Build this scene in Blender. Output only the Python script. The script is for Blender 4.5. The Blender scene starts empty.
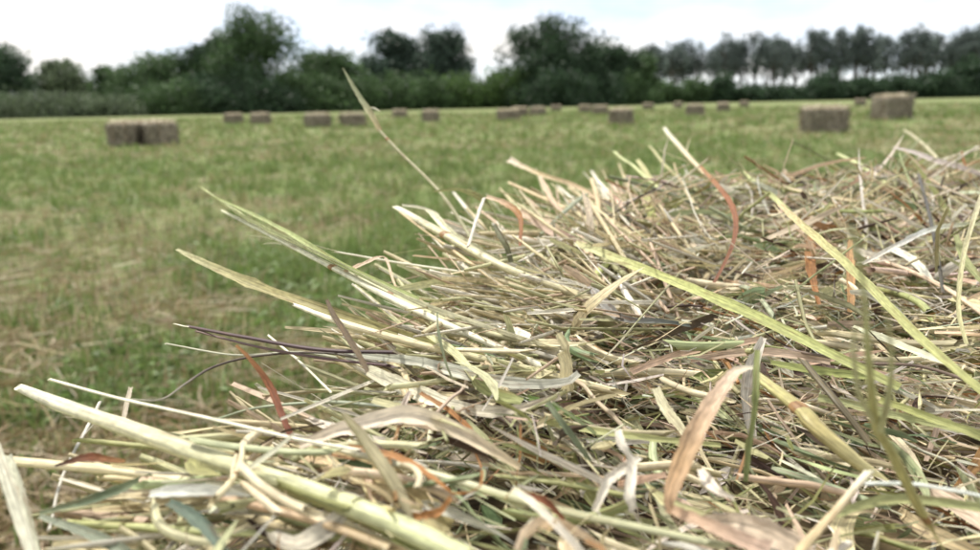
import bpy, bmesh, math, random
import numpy as np
from mathutils import Matrix, Vector

rng = np.random.default_rng(11)
random.seed(11)
R = math.radians
SC = bpy.context.scene
COL = SC.collection

# ------------------------------------------------------------------ camera, sky, sun, exposure
W0, H0, FPX = 980.0, 550.0, 800.0          # photograph size and focal length in its pixels
CAM = np.array([0.0, 0.0, 0.60])
PITCH, ROLL = R(12.07), R(-1.17)
CROT = Matrix.Rotation(R(90) - PITCH, 3, 'X') @ Matrix.Rotation(ROLL, 3, 'Z')
CR = np.array(CROT)
cam_d = bpy.data.cameras.new('camera')
cam_d.sensor_width = 36.0
cam_d.lens = FPX / W0 * 36.0
cam_d.clip_start = 0.01
cam_d.clip_end = 6000
cam_d.dof.use_dof = True
cam_d.dof.focus_distance = 0.26
cam_d.dof.aperture_fstop = 15.5
cam = bpy.data.objects.new('camera', cam_d)
COL.objects.link(cam)
cam.matrix_world = Matrix.Translation(Vector(CAM)) @ CROT.to_4x4()
SC.camera = cam

SUN_EL, SUN_AZ = R(58), R(-35)             # high, ahead and to the left, behind thin cloud
world = bpy.data.worlds.new('World')
SC.world = world
world.use_nodes = True
nt = world.node_tree
nt.nodes.clear()
wo = nt.nodes.new('ShaderNodeOutputWorld')
bg = nt.nodes.new('ShaderNodeBackground')
sky = nt.nodes.new('ShaderNodeTexSky')
sky.sky_type = 'NISHITA'
sky.sun_disc = False
sky.sun_elevation = SUN_EL
sky.sun_rotation = SUN_AZ
sky.air_density = 0.55
sky.dust_density = 0.2
sky.ozone_density = 4.0
tc = nt.nodes.new('ShaderNodeTexCoord')
mp = nt.nodes.new('ShaderNodeMapping')
mp.inputs['Scale'].default_value = (1.0, 1.0, 3.6)
mp.inputs['Location'].default_value = (0.3, 0.1, 0.4)
nz = nt.nodes.new('ShaderNodeTexNoise')
nz.inputs['Scale'].default_value = 3.4
nz.inputs['Detail'].default_value = 6
nz.inputs['Roughness'].default_value = 0.55
rp = nt.nodes.new('ShaderNodeValToRGB')
rp.color_ramp.elements[0].position = 0.30
rp.color_ramp.elements[0].color = (0.28, 0.28, 0.28, 1)
rp.color_ramp.elements[1].position = 0.58
rp.color_ramp.elements[1].color = (1, 1, 1, 1)
mx = nt.nodes.new('ShaderNodeMix')
mx.data_type = 'RGBA'
mx.inputs[7].default_value = (6.1, 5.95, 5.7, 1)      # cloud
nt.links.new(tc.outputs['Generated'], mp.inputs['Vector'])
nt.links.new(mp.outputs['Vector'], nz.inputs['Vector'])
nt.links.new(nz.outputs['Fac'], rp.inputs['Fac'])
nt.links.new(rp.outputs['Color'], mx.inputs[0])
nt.links.new(sky.outputs['Color'], mx.inputs[6])
nt.links.new(mx.outputs[2], bg.inputs['Color'])
bg.inputs['Strength'].default_value = 0.10
nt.links.new(bg.outputs['Background'], wo.inputs['Surface'])

sun_d = bpy.data.lights.new('sun', 'SUN')
sun_d.energy = 2.4
sun_d.angle = R(10)
sun_d.color = (1.0, 0.955, 0.87)
sun = bpy.data.objects.new('sun', sun_d)
COL.objects.link(sun)
sdir = Vector((math.sin(SUN_AZ) * math.cos(SUN_EL), math.cos(SUN_AZ) * math.cos(SUN_EL), math.sin(SUN_EL)))
sun.rotation_euler = sdir.to_track_quat('Z', 'Y').to_euler()
sun.location = (0, 0, 40)

vs = SC.view_settings
vs.view_transform = 'Standard'
vs.look = 'None'
vs.exposure = 1.06
vs.gamma = 1.0
vs.use_curve_mapping = False
SC.cycles.max_bounces = 8
SC.cycles.diffuse_bounces = 2

# ------------------------------------------------------------------ helpers
def ray(px, py):
    d = np.array([(px - W0 / 2) / FPX, -(py - H0 / 2) / FPX, -1.0])
    return CR @ d                                     # camera depth 1

def at_z(px, py, z):
    r = ray(px, py)
    return CAM + r * ((z - CAM[2]) / r[2])

def at_depth(px, py, d):
    return CAM + ray(px, py) * d

def depth_of(p):
    return -((np.asarray(p) - CAM) @ CR)[..., 2]

def project(p):
    q = (np.asarray(p) - CAM) @ CR
    z = np.maximum(-q[..., 2], 1e-4)
    return W0 / 2 + q[..., 0] / z * FPX, H0 / 2 - q[..., 1] / z * FPX, -q[..., 2]

def horizon_y(px):
    return 114.3 - 20.4 * px / 980.0

def _h(i, j, seed):
    n = (i.astype(np.int64) * 374761393 + j.astype(np.int64) * 668265263 + seed * 1442695041) & 0x7fffffff
    n = ((n ^ (n >> 13)) * 1274126177) & 0x7fffffff
    return ((n ^ (n >> 16)) & 0xffff) / 65535.0

def vnoise(x, y, seed=0):
    x = np.asarray(x, float); y = np.asarray(y, float)
    i = np.floor(x); j = np.floor(y)
    u = x - i; v = y - j
    u = u * u * (3 - 2 * u); v = v * v * (3 - 2 * v)
    a = _h(i, j, seed); b = _h(i + 1, j, seed); c = _h(i, j + 1, seed); d = _h(i + 1, j + 1, seed)
    return (a * (1 - u) + b * u) * (1 - v) + (c * (1 - u) + d * u) * v

def fbm(x, y, seed=0, o=3):
    s = 0; a = 0.5; t = 0
    for k in range(o):
        s = s + a * vnoise(x * 2 ** k, y * 2 ** k, seed + k * 7); t += a; a *= 0.5
    return s / t

def new_mesh(name, V, F, tint=None, strip=None, mats=(), smooth=True):
    """V (n,3), F (m,4) quads or list of arrays"""
    V = np.asarray(V, np.float32).reshape(-1, 3)
    me = bpy.data.meshes.new(name)
    F = np.asarray(F, np.int32)
    m, k = F.shape
    me.vertices.add(len(V)); me.vertices.foreach_set('co', V.ravel())
    me.loops.add(m * k); me.loops.foreach_set('vertex_index', F.ravel())
    me.polygons.add(m)
    me.polygons.foreach_set('loop_start', np.arange(0, m * k, k, dtype=np.int32))
    me.update(calc_edges=True)
    if smooth:
        me.polygons.foreach_set('use_smooth', np.ones(m, bool))
    if tint is not None:
        t = np.ones((len(V), 4), np.float32); t[:, :3] = tint
        a = me.attributes.new('tint', 'FLOAT_COLOR', 'POINT'); a.data.foreach_set('color', t.ravel())
    if strip is not None:
        a = me.attributes.new('strip', 'FLOAT_VECTOR', 'POINT')
        a.data.foreach_set('vector', np.asarray(strip, np.float32).ravel())
    for mm in mats:
        me.materials.append(mm)
    return me

def obj(name, data, parent=None, loc=(0, 0, 0)):
    o = bpy.data.objects.new(name, data)
    COL.objects.link(o)
    o.location = loc
    if parent is not None:
        o.parent = parent
    return o

def tag(o, label=None, cat=None, group=None, kind=None):
    if label: o['label'] = label
    if cat: o['category'] = cat
    if group: o['group'] = group
    if kind: o['kind'] = kind
    return o

def nrm(a):
    return a / np.maximum(np.linalg.norm(a, axis=-1, keepdims=True), 1e-9)

def frames(P, ref):
    T = nrm(np.gradient(P, axis=1))
    B = nrm(np.cross(T, ref))
    N = np.cross(B, T)
    return T, B, N

def arclen(P):
    d = np.linalg.norm(np.diff(P, axis=1), axis=2)
    return np.concatenate([np.zeros((len(P), 1)), np.cumsum(d, axis=1)], axis=1)

def tubes(P, w, S=4, flat=0.7, roll=0.0, twist=0.0, col=None, rnd=None, cap=False):
    """P (N,K,3) centre lines, w (N,K) half widths -> V,F,tint,strip"""
    N, K, _ = P.shape
    ref = np.broadcast_to(np.array([0.03, 0.02, 1.0]), P.shape).copy()
    bad = np.abs(nrm(np.gradient(P, axis=1))[..., 2]) > 0.93
    ref[bad] = (0.2, -1, 0.1)
    T, B, Nn = frames(P, ref)
    roll = np.broadcast_to(np.asarray(roll, float), (N,))[:, None] + np.broadcast_to(np.asarray(twist, float), (N,))[:, None] * np.linspace(0, 1, K)[None]
    th = np.arange(S) / S * 2 * np.pi
    cx = np.cos(th)[None, None, :]; sy = np.sin(th)[None, None, :] * (np.broadcast_to(np.asarray(flat, float), (N,))[:, None, None])
    c, s = np.cos(roll)[..., None], np.sin(roll)[..., None]
    a = cx * c - sy * s; b = cx * s + sy * c
    V = P[:, :, None, :] + w[:, :, None, None] * (a[..., None] * B[:, :, None, :] + b[..., None] * Nn[:, :, None, :])
    i = np.arange(K - 1)[:, None]; j = np.arange(S)[None]
    q = np.stack([i * S + j, i * S + (j + 1) % S, (i + 1) * S + (j + 1) % S, (i + 1) * S + j], -1).reshape(-1, 4)
    if cap and S % 2 == 0:
        ex = []
        for base in (0, (K - 1) * S):
            for k in range(S // 2 - 1):
                ex.append([base + k, base + k + 1, base + S - 2 - k, base + S - 1 - k] if base else [base + S - 1 - k, base + S - 2 - k, base + k + 1, base + k])
        q = np.concatenate([q, np.array(ex)])
    F = (q[None] + (np.arange(N) * K * S)[:, None, None]).reshape(-1, 4)
    al = arclen(P)
    if rnd is None: rnd = rng.random(N)
    st = np.stack([np.broadcast_to(al[:, :, None], (N, K, S)),
                   np.broadcast_to(np.abs(np.arange(S) / S - .5)[None, None] * 2, (N, K, S)),
                   np.broadcast_to((rnd * 90)[:, None, None], (N, K, S))], -1)
    tint = None
    if col is not None:
        col = np.asarray(col)
        if col.ndim == 2: col = np.broadcast_to(col[:, None, :], (N, K, 3))
        tint = np.broadcast_to(col[:, :, None, :], (N, K, S, 3)).reshape(-1, 3)
    return V.reshape(-1, 3), F, tint, st.reshape(-1, 3)

def ribbons(P, w, A=3, fold=0.25, roll=0.0, twist=0.0, col=None, rnd=None):
    N, K, _ = P.shape
    ref = np.broadcast_to(np.array([0.03, 0.02, 1.0]), P.shape).copy()
    bad = np.abs(nrm(np.gradient(P, axis=1))[..., 2]) > 0.93
    ref[bad] = (0.2, -1, 0.1)
    T, B, Nn = frames(P, ref)
    roll = np.broadcast_to(np.asarray(roll, float), (N,))[:, None] + np.broadcast_to(np.asarray(twist, float), (N,))[:, None] * np.linspace(0, 1, K)[None]
    c, s = np.cos(roll)[..., None], np.sin(roll)[..., None]
    B2 = B * c + Nn * s; N2 = Nn * c - B * s
    sx = np.linspace(-1, 1, A)
    fold = np.broadcast_to(np.asarray(fold, float), (N,))
    V = P[:, :, None, :] + w[:, :, None, None] * (sx[None, None, :, None] * B2[:, :, None, :] + (fold[:, None, None] * np.abs(sx)[None, None])[..., None] * N2[:, :, None, :])
    i = np.arange(K - 1)[:, None]; j = np.arange(A - 1)[None]
    q = np.stack([i * A + j, i * A + j + 1, (i + 1) * A + j + 1, (i + 1) * A + j], -1).reshape(-1, 4)
    F = (q[None] + (np.arange(N) * K * A)[:, None, None]).reshape(-1, 4)
    al = arclen(P)
    if rnd is None: rnd = rng.random(N)
    st = np.stack([np.broadcast_to(al[:, :, None], (N, K, A)),
                   np.broadcast_to((sx * .5 + .5)[None, None], (N, K, A)),
                   np.broadcast_to((rnd * 90)[:, None, None], (N, K, A))], -1)
    tint = None
    if col is not None:
        col = np.asarray(col)
        if col.ndim == 2: col = np.broadcast_to(col[:, None, :], (N, K, 3))
        tint = np.broadcast_to(col[:, :, None, :], (N, K, A, 3)).reshape(-1, 3)
    return V.reshape(-1, 3), F, tint, st.reshape(-1, 3)

def merge(parts):
    Vs, Fs, Ts, Ss, n = [], [], [], [], 0
    for V, F, t, s in parts:
        Vs.append(V); Fs.append(F + n); Ts.append(t); Ss.append(s); n += len(V)
    return np.concatenate(Vs), np.concatenate(Fs), np.concatenate(Ts), np.concatenate(Ss)

def catmull(pts, K):
    pts = np.asarray(pts, float)
    n = len(pts)
    if n == 2:
        return pts[0] + (pts[1] - pts[0]) * np.linspace(0, 1, K)[:, None]
    e = np.vstack([2 * pts[0] - pts[1], pts, 2 * pts[-1] - pts[-2]])
    seg = np.linalg.norm(np.diff(pts, axis=0), axis=1); cum = np.concatenate([[0], np.cumsum(seg)]); cum /= cum[-1]
    out = []
    for t in np.linspace(0, 1, K):
        k = min(np.searchsorted(cum, t, side='right') - 1, n - 2)
        u = (t - cum[k]) / max(cum[k + 1] - cum[k], 1e-9)
        p0, p1, p2, p3 = e[k], e[k + 1], e[k + 2], e[k + 3]
        out.append(0.5 * (2 * p1 + (p2 - p0) * u + (2 * p0 - 5 * p1 + 4 * p2 - p3) * u * u + (3 * p1 - p0 - 3 * p2 + p3) * u ** 3))
    return np.array(out)

# ------------------------------------------------------------------ materials
def mat_base(name):
    m = bpy.data.materials.new(name); m.use_nodes = True
    n = m.node_tree; b = n.nodes['Principled BSDF']; out = n.nodes['Material Output']
    return m, n, b, out

def strip_material(name, rough=0.5, spec=0.35, trans=0.15, streak=(45, 9, 1), vary=(0.68, 1.25), blotch=0.45, bump=0.35, blotch_col=(0.20, 0.10, 0.045)):
    m, n, b, out = mat_base(name)
    L = n.links.new
    at = n.nodes.new('ShaderNodeAttribute'); at.attribute_name = 'tint'
    st = n.nodes.new('ShaderNodeAttribute'); st.attribute_name = 'strip'
    v1 = n.nodes.new('ShaderNodeVectorMath'); v1.operation = 'MULTIPLY'; v1.inputs[1].default_value = streak
    n1 = n.nodes.new('ShaderNodeTexNoise'); n1.inputs['Scale'].default_value = 1; n1.inputs['Detail'].default_value = 3
    L(st.outputs['Vector'], v1.inputs[0]); L(v1.outputs[0], n1.inputs['Vector'])
    mr = n.nodes.new('ShaderNodeMapRange'); mr.inputs[1].default_value = 0.3; mr.inputs[2].default_value = 0.7
    mr.inputs[3].default_value, mr.inputs[4].default_value = vary
    L(n1.outputs['Fac'], mr.inputs[0])
    v3 = n.nodes.new('ShaderNodeVectorMath'); v3.operation = 'MULTIPLY'; v3.inputs[1].default_value = (320, 4, 1)
    n3 = n.nodes.new('ShaderNodeTexNoise'); n3.inputs['Scale'].default_value = 1; n3.inputs['Detail'].default_value = 4
    L(st.outputs['Vector'], v3.inputs[0]); L(v3.outputs[0], n3.inputs['Vector'])
    m3 = n.nodes.new('ShaderNodeMapRange'); m3.inputs[1].default_value = 0.3; m3.inputs[2].default_value = 0.7
    m3.inputs[3].default_value = 0.74; m3.inputs[4].default_value = 1.18
    L(n3.outputs['Fac'], m3.inputs[0])
    mm = n.nodes.new('ShaderNodeMath'); mm.operation = 'MULTIPLY'
    L(mr.outputs[0], mm.inputs[0]); L(m3.outputs[0], mm.inputs[1])
    mr = mm
    mu = n.nodes.new('ShaderNodeVectorMath'); mu.operation = 'SCALE'
    L(at.outputs['Color'], mu.inputs[0]); L(mr.outputs[0], mu.inputs['Scale'])
    v2 = n.nodes.new('ShaderNodeVectorMath'); v2.operation = 'MULTIPLY'; v2.inputs[1].default_value = (70, 2.2, 1)
    n2 = n.nodes.new('ShaderNodeTexNoise'); n2.inputs['Scale'].default_value = 1; n2.inputs['Detail'].default_value = 4
    L(st.outputs['Vector'], v2.inputs[0]); L(v2.outputs[0], n2.inputs['Vector'])
    m2 = n.nodes.new('ShaderNodeMapRange'); m2.inputs[1].default_value = 0.57; m2.inputs[2].default_value = 0.75
    m2.inputs[3].default_value = 0; m2.inputs[4].default_value = blotch
    L(n2.outputs['Fac'], m2.inputs[0])
    mix = n.nodes.new('ShaderNodeMix'); mix.data_type = 'RGBA'
    L(m2.outputs[0], mix.inputs[0]); L(mu.outputs[0], mix.inputs[6]); mix.inputs[7].default_value = (*blotch_col, 1)
    L(mix.outputs[2], b.inputs['Base Color'])
    b.inputs['Roughness'].default_value = rough
    b.inputs['Specular IOR Level'].default_value = spec
    if bump:
        bp = n.nodes.new('ShaderNodeBump'); bp.inputs['Strength'].default_value = bump; bp.inputs['Distance'].default_value = 0.0006
        L(n1.outputs['Fac'], bp.inputs['Height']); L(bp.outputs[0], b.inputs['Normal'])
    if trans:
        tr = n.nodes.new('ShaderNodeBsdfTranslucent'); L(mix.outputs[2], tr.inputs['Color'])
        ms = n.nodes.new('ShaderNodeMixShader'); ms.inputs[0].default_value = trans
        L(b.outputs[0], ms.inputs[1]); L(tr.outputs[0], ms.inputs[2]); L(ms.outputs[0], out.inputs['Surface'])
    return m

M_STRAW = strip_material('dry_straw', rough=0.48, spec=0.25, trans=0.05, streak=(35, 8, 1), vary=(0.62, 1.22), blotch=0.65)
M_LEAFH = strip_material('dry_leaf', rough=0.55, spec=0.2, trans=0.2, streak=(40, 9, 1), vary=(0.60, 1.25), blotch=0.65)
M_GRASS = strip_material('grass_blade', rough=0.5, spec=0.3, trans=0.35, bump=0, blotch=0.25, blotch_col=(0.30, 0.24, 0.12), vary=(0.8, 1.2))
M_LEAF = strip_material('tree_leaf', rough=0.55, spec=0.25, trans=0.34, bump=0, blotch=0.0, vary=(0.8, 1.2))

def noise_material(name, c1, c2, scale, rough=0.9, detail=6, bump=0.4, dist=0.02, stretch=(1, 1, 1), lo=0.35, hi=0.65):
    m, n, b, out = mat_base(name)
    L = n.links.new
    tcn = n.nodes.new('ShaderNodeTexCoord'); mpn = n.nodes.new('ShaderNodeMapping'); mpn.inputs['Scale'].default_value = stretch
    nn = n.nodes.new('ShaderNodeTexNoise'); nn.inputs['Scale'].default_value = scale; nn.inputs['Detail'].default_value = detail
    L(tcn.outputs['Object'], mpn.inputs['Vector']); L(mpn.outputs[0], nn.inputs['Vector'])
    r = n.nodes.new('ShaderNodeValToRGB'); r.color_ramp.elements[0].position = lo; r.color_ramp.elements[1].position = hi
    r.color_ramp.elements[0].color = (*c1, 1); r.color_ramp.elements[1].color = (*c2, 1)
    L(nn.outputs['Fac'], r.inputs['Fac']); L(r.outputs[0], b.inputs['Base Color'])
    b.inputs['Roughness'].default_value = rough; b.inputs['Specular IOR Level'].default_value = 0.2
    bp = n.nodes.new('ShaderNodeBump'); bp.inputs['Strength'].default_value = bump; bp.inputs['Distance'].default_value = dist
    L(nn.outputs['Fac'], bp.inputs['Height']); L(bp.outputs[0], b.inputs['Normal'])
    return m

M_CORE = noise_material('packed_hay_shaded', (0.06, 0.045, 0.028), (0.22, 0.17, 0.09), 60, stretch=(1, 3, 2), dist=0.004)  # darker than the hay above: shade of the gaps put into the colour
M_BALE = noise_material('bale_hay', (0.125, 0.108, 0.084), (0.37, 0.325, 0.255), 26, stretch=(4, 1, 1), dist=0.02, bump=0.7)
M_BARK = noise_material('bark', (0.05, 0.042, 0.034), (0.15, 0.13, 0.11), 6, stretch=(3, 3, 0.6), dist=0.03)
M_TWINE = noise_material('twine', (0.25, 0.16, 0.07), (0.4, 0.28, 0.14), 200, dist=0.002)

def ground_material():
    m, n, b, out = mat_base('meadow_ground')
    L = n.links.new
    tcn = n.nodes.new('ShaderNodeTexCoord')
    def noise(scale, detail, stretch=(1, 1, 1), rough=0.6):
        mpn = n.nodes.new('ShaderNodeMapping'); mpn.inputs['Scale'].default_value = stretch
        nn = n.nodes.new('ShaderNodeTexNoise'); nn.inputs['Scale'].default_value = scale; nn.inputs['Detail'].default_value = detail
        nn.inputs['Roughness'].default_value = rough
        L(tcn.outputs['Object'], mpn.inputs['Vector']); L(mpn.outputs[0], nn.inputs['Vector'])
        return nn.outputs['Fac']
    def ramp(f, lo, hi, c1, c2):
        r = n.nodes.new('ShaderNodeValToRGB'); r.color_ramp.elements[0].position = lo; r.color_ramp.elements[1].position = hi
        r.color_ramp.elements[0].color = (*c1, 1); r.color_ramp.elements[1].color = (*c2, 1)
        L(f, r.inputs['Fac']); return r.outputs[0]
    def mix(f, a, c):
        x = n.nodes.new('ShaderNodeMix'); x.data_type = 'RGBA'
        L(f, x.inputs[0]); L(a, x.inputs[6]); L(c, x.inputs[7]); return x.outputs[2]
    green = ramp(noise(3.0, 8, (1, 1, 1), 0.75), 0.3, 0.7, (0.09, 0.13, 0.045), (0.235, 0.30, 0.112))
    dry = ramp(noise(7.0, 8, (1, 1, 1), 0.75), 0.3, 0.7, (0.20, 0.165, 0.10), (0.38, 0.33, 0.21))
    f1 = ramp(noise(0.55, 6, (0.75, 1.0, 1)), 0.42, 0.68, (0.05,) * 3, (0.65,) * 3)
    c = mix(f1, green, dry)
    L(c, b.inputs['Base Color'])
    b.inputs['Roughness'].default_value = 0.95; b.inputs['Specular IOR Level'].default_value = 0.1
    bp = n.nodes.new('ShaderNodeBump'); bp.inputs['Strength'].default_value = 0.6; bp.inputs['Distance'].default_value = 0.03
    L(noise(18, 6), bp.inputs['Height']); L(bp.outputs[0], b.inputs['Normal'])
    return m
M_GROUND = ground_material()

# ------------------------------------------------------------------ the meadow
def terrain(x, y):
    x = np.asarray(x, float); y = np.asarray(y, float)
    g = 0.12 * np.exp(-((x - 9.0) ** 2 + (y - 18.5) ** 2) / (2 * 3.4 ** 2))
    near = np.clip((np.hypot(x, y) - 1.5) / 4, 0, 1)
    return g + (fbm(x / 4.0, y / 4.0, 5, 3) - 0.5) * 0.07 * near * np.clip(40 / np.maximum(y, 1), 0, 1)

def ground_hit(px, py):
    r = ray(px, py); t = 0.5
    while t < 400:
        p = CAM + r * t
        if p[2] < terrain(p[0], p[1]): break
        t *= 1.002
    return p

sx = np.sinh(np.linspace(-1, 1, 261) * 7.6) / np.sinh(7.6) * 2500
sy = np.sinh(np.linspace(-0.72, 1, 301) * 7.6) / np.sinh(7.6) * 3500
gx, gy = np.meshgrid(sx, sy)
gz = terrain(gx, gy)
nr, nc = gx.shape
idx = np.arange(nr * nc).reshape(nr, nc)
F = np.stack([idx[:-1, :-1], idx[:-1, 1:], idx[1:, 1:], idx[1:, :-1]], -1).reshape(-1, 4)
g = obj('meadow', new_mesh('meadow', np.stack([gx, gy, gz], -1), F, mats=(M_GROUND,)))
tag(g, 'wide mown hay meadow reaching the trees', kind='structure')

def dryness(x, y):
    return 0.55 * fbm(x * 0.65 + 3, y * 0.9 + 9, 21, 3) + 0.45 * fbm(x * 2.3 + 1, y * 2.6 + 4, 25, 3)

GREENS = np.array([(0.155, 0.235, 0.06), (0.20, 0.28, 0.085), (0.11, 0.17, 0.048), (0.26, 0.325, 0.12), (0.175, 0.245, 0.085)])
DRYS = np.array([(0.42, 0.35, 0.20), (0.50, 0.40, 0.28), (0.34, 0.27, 0.14), (0.56, 0.50, 0.36), (0.28, 0.20, 0.11)])

def grass_points(n, d0, d1, margin):
    """points spread over the ground in front of the camera, denser up close"""
    d = d0 * (d1 / d0) ** rng.random(n)
    hw = 0.64 * d + margin
    x = (rng.random(n) * 2 - 1) * hw
    return x, d

def field_grass(n, d0, d1, margin, h, w, name_parts):
    x, y = grass_points(n, d0, d1, margin)
    # tussocks
    k = rng.random(n) < 0.6
    m = max(n // 22, 10)
    cx0, cy0 = grass_points(m, d0, d1, margin); ci = rng.integers(0, m, n)
    sp = 0.022 * np.maximum(1, cy0 / 5)[ci] * (0.5 + rng.random(m))[ci]
    x = np.where(k, cx0[ci] + rng.normal(0, 1, n) * sp, x); y = np.where(k, cy0[ci] + rng.normal(0, 1, n) * sp, y)
    dr = dryness(x, y)
    keep = rng.random(n) > np.clip((dr - 0.49) * 3.8, 0, 0.6)
    x, y, dr, k = x[keep], y[keep], dr[keep], k[keep]; n = len(x)
    K = 4
    H = h * (0.45 + 0.9 * rng.random(n)) * np.where(k, 1.15, 0.8) * (0.7 + 0.7 * vnoise(x * 1.7, y * 1.7, 77))
    a = rng.random(n) * 2 * np.pi; lean = np.abs(rng.normal(0.25, 0.35, n))
    t = np.linspace(0, 1, K)[None]
    out = H[:, None] * lean[:, None] * t ** 1.7
    P = np.stack([x[:, None] + np.cos(a)[:, None] * out, y[:, None] + np.sin(a)[:, None] * out,
                  terrain(x, y)[:, None] - 0.004 + H[:, None] * t * (1 - 0.25 * lean[:, None] * t)], -1)
    ww = (w * np.maximum(1, y / 5) * (0.6 + 0.8 * rng.random(n)))[:, None] * np.array([0.8, 1, 0.75, 0.08])[None]
    dryb = rng.random(n) < np.clip(0.11 + (dr - 0.45) * 1.7, 0.05, 0.55)
    col = np.where(dryb[:, None], DRYS[rng.integers(0, 5, n)], GREENS[rng.integers(0, 5, n)] * (0.75 + 0.5 * rng.random((n, 1))))
    name_parts.append(ribbons(P, ww, A=2, fold=0, roll=rng.normal(0, 0.4, n), col=col))

parts = []
field_grass(100000, 0.9, 4.0, 0.8, 0.055, 0.0019, parts)
field_grass(80000, 4.0, 14.0, 1.5, 0.07, 0.0021, parts)
field_grass(60000, 14.0, 60.0, 3.0, 0.10, 0.0022, parts)
def broad_leaves(n, d0, d1, margin):
    # clover and plantain leaves between the stubble
    m = n // 9
    cx0, cy0 = grass_points(m, d0, d1, margin); ci = rng.integers(0, m, n)
    sp = 0.03 * np.maximum(1, cy0 / 5)[ci]
    x = cx0[ci] + rng.normal(0, 1, n) * sp; y = cy0[ci] + rng.normal(0, 1, n) * sp
    k = dryness(x, y) < 0.53
    x, y = x[k], y[k]; n = len(x)
    t = np.linspace(0, 1, 4)[None]; a = rng.random(n) * 2 * np.pi; L_ = (0.014 + 0.03 * rng.random(n))[:, None]; up = rng.normal(0.35, 0.5, n)[:, None]
    z0 = terrain(x, y) + 0.008 + 0.035 * rng.random(n)
    P = np.stack([x[:, None] + np.cos(a)[:, None] * L_ * t, y[:, None] + np.sin(a)[:, None] * L_ * t, z0[:, None] + L_ * (up * t - 0.35 * t * t)], -1)
    P[..., 2] = np.maximum(P[..., 2], 0.003)
    ww = (0.003 + 0.0045 * rng.random(n))[:, None] * np.array([0.25, 1, 0.9, 0.1])[None] * np.maximum(1, y / 6)[:, None]
    return ribbons(P, ww, A=2, fold=0, roll=rng.normal(0, 0.5, n), col=np.array([(0.15, 0.235, 0.06), (0.20, 0.29, 0.09), (0.12, 0.18, 0.05)])[rng.integers(0, 3, n)])
parts.append(broad_leaves(26000, 0.9, 4.5, 0.5)); parts.append(broad_leaves(14000, 4.5, 12, 1.5))
V, F, t, s = merge(parts)
tag(obj('meadow_grass', new_mesh('meadow_grass', V, F, t, s, (M_GRASS,))), 'short green mown grass across the meadow', 'grass', kind='stuff')

def strewn(n, d0, d1, margin, thr, Lr, w):
    x, y = grass_points(n, d0, d1, margin)
    dr = dryness(x, y)
    keep = rng.random(n) < np.clip((dr - thr) * 5.0, 0.10, 1)
    x, y = x[keep], y[keep]; n = len(x)
    K = 4; t = np.linspace(-.5, .5, K)[None]
    Ln = Lr[0] + (Lr[1] - Lr[0]) * rng.random(n) ** 1.6
    a = rng.random(n) * 2 * np.pi; tl = rng.normal(0, 0.22, n); bd = rng.normal(0, 0.25, n)
    dx, dy = np.cos(a), np.sin(a)
    P = np.stack([x[:, None] + Ln[:, None] * (t * dx[:, None] - bd[:, None] * t * t * dy[:, None]),
                  y[:, None] + Ln[:, None] * (t * dy[:, None] + bd[:, None] * t * t * dx[:, None]),
                  terrain(x, y)[:, None] + (0.012 + 0.035 * rng.random(n))[:, None] + Ln[:, None] * t * tl[:, None]], -1)
    ww = (w * np.maximum(1, y / 5) * (0.5 + rng.random(n)))[:, None] * np.array([0.7, 1, 1, 0.6])[None]
    col = DRYS[rng.integers(0, 5, n)] * (0.7 + 0.6 * rng.random((n, 1)))
    return ribbons(P, ww, A=2, fold=0, roll=rng.random(n) * 3, col=col)

V, F, t, s = merge([strewn(20000, 0.9, 4.0, 0.5, 0.45, (0.04, 0.2), 0.0016), strewn(20000, 4.0, 16.0, 1.5, 0.46, (0.06, 0.25), 0.002),
                    strewn(5000, 16.0, 60.0, 3, 0.47, (0.1, 0.4), 0.0025)])
tag(obj('strewn_hay', new_mesh('strewn_hay', V, F, t, s, (M_LEAFH,))), 'dry cut hay strewn over the meadow grass', 'hay', kind='stuff')

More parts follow.
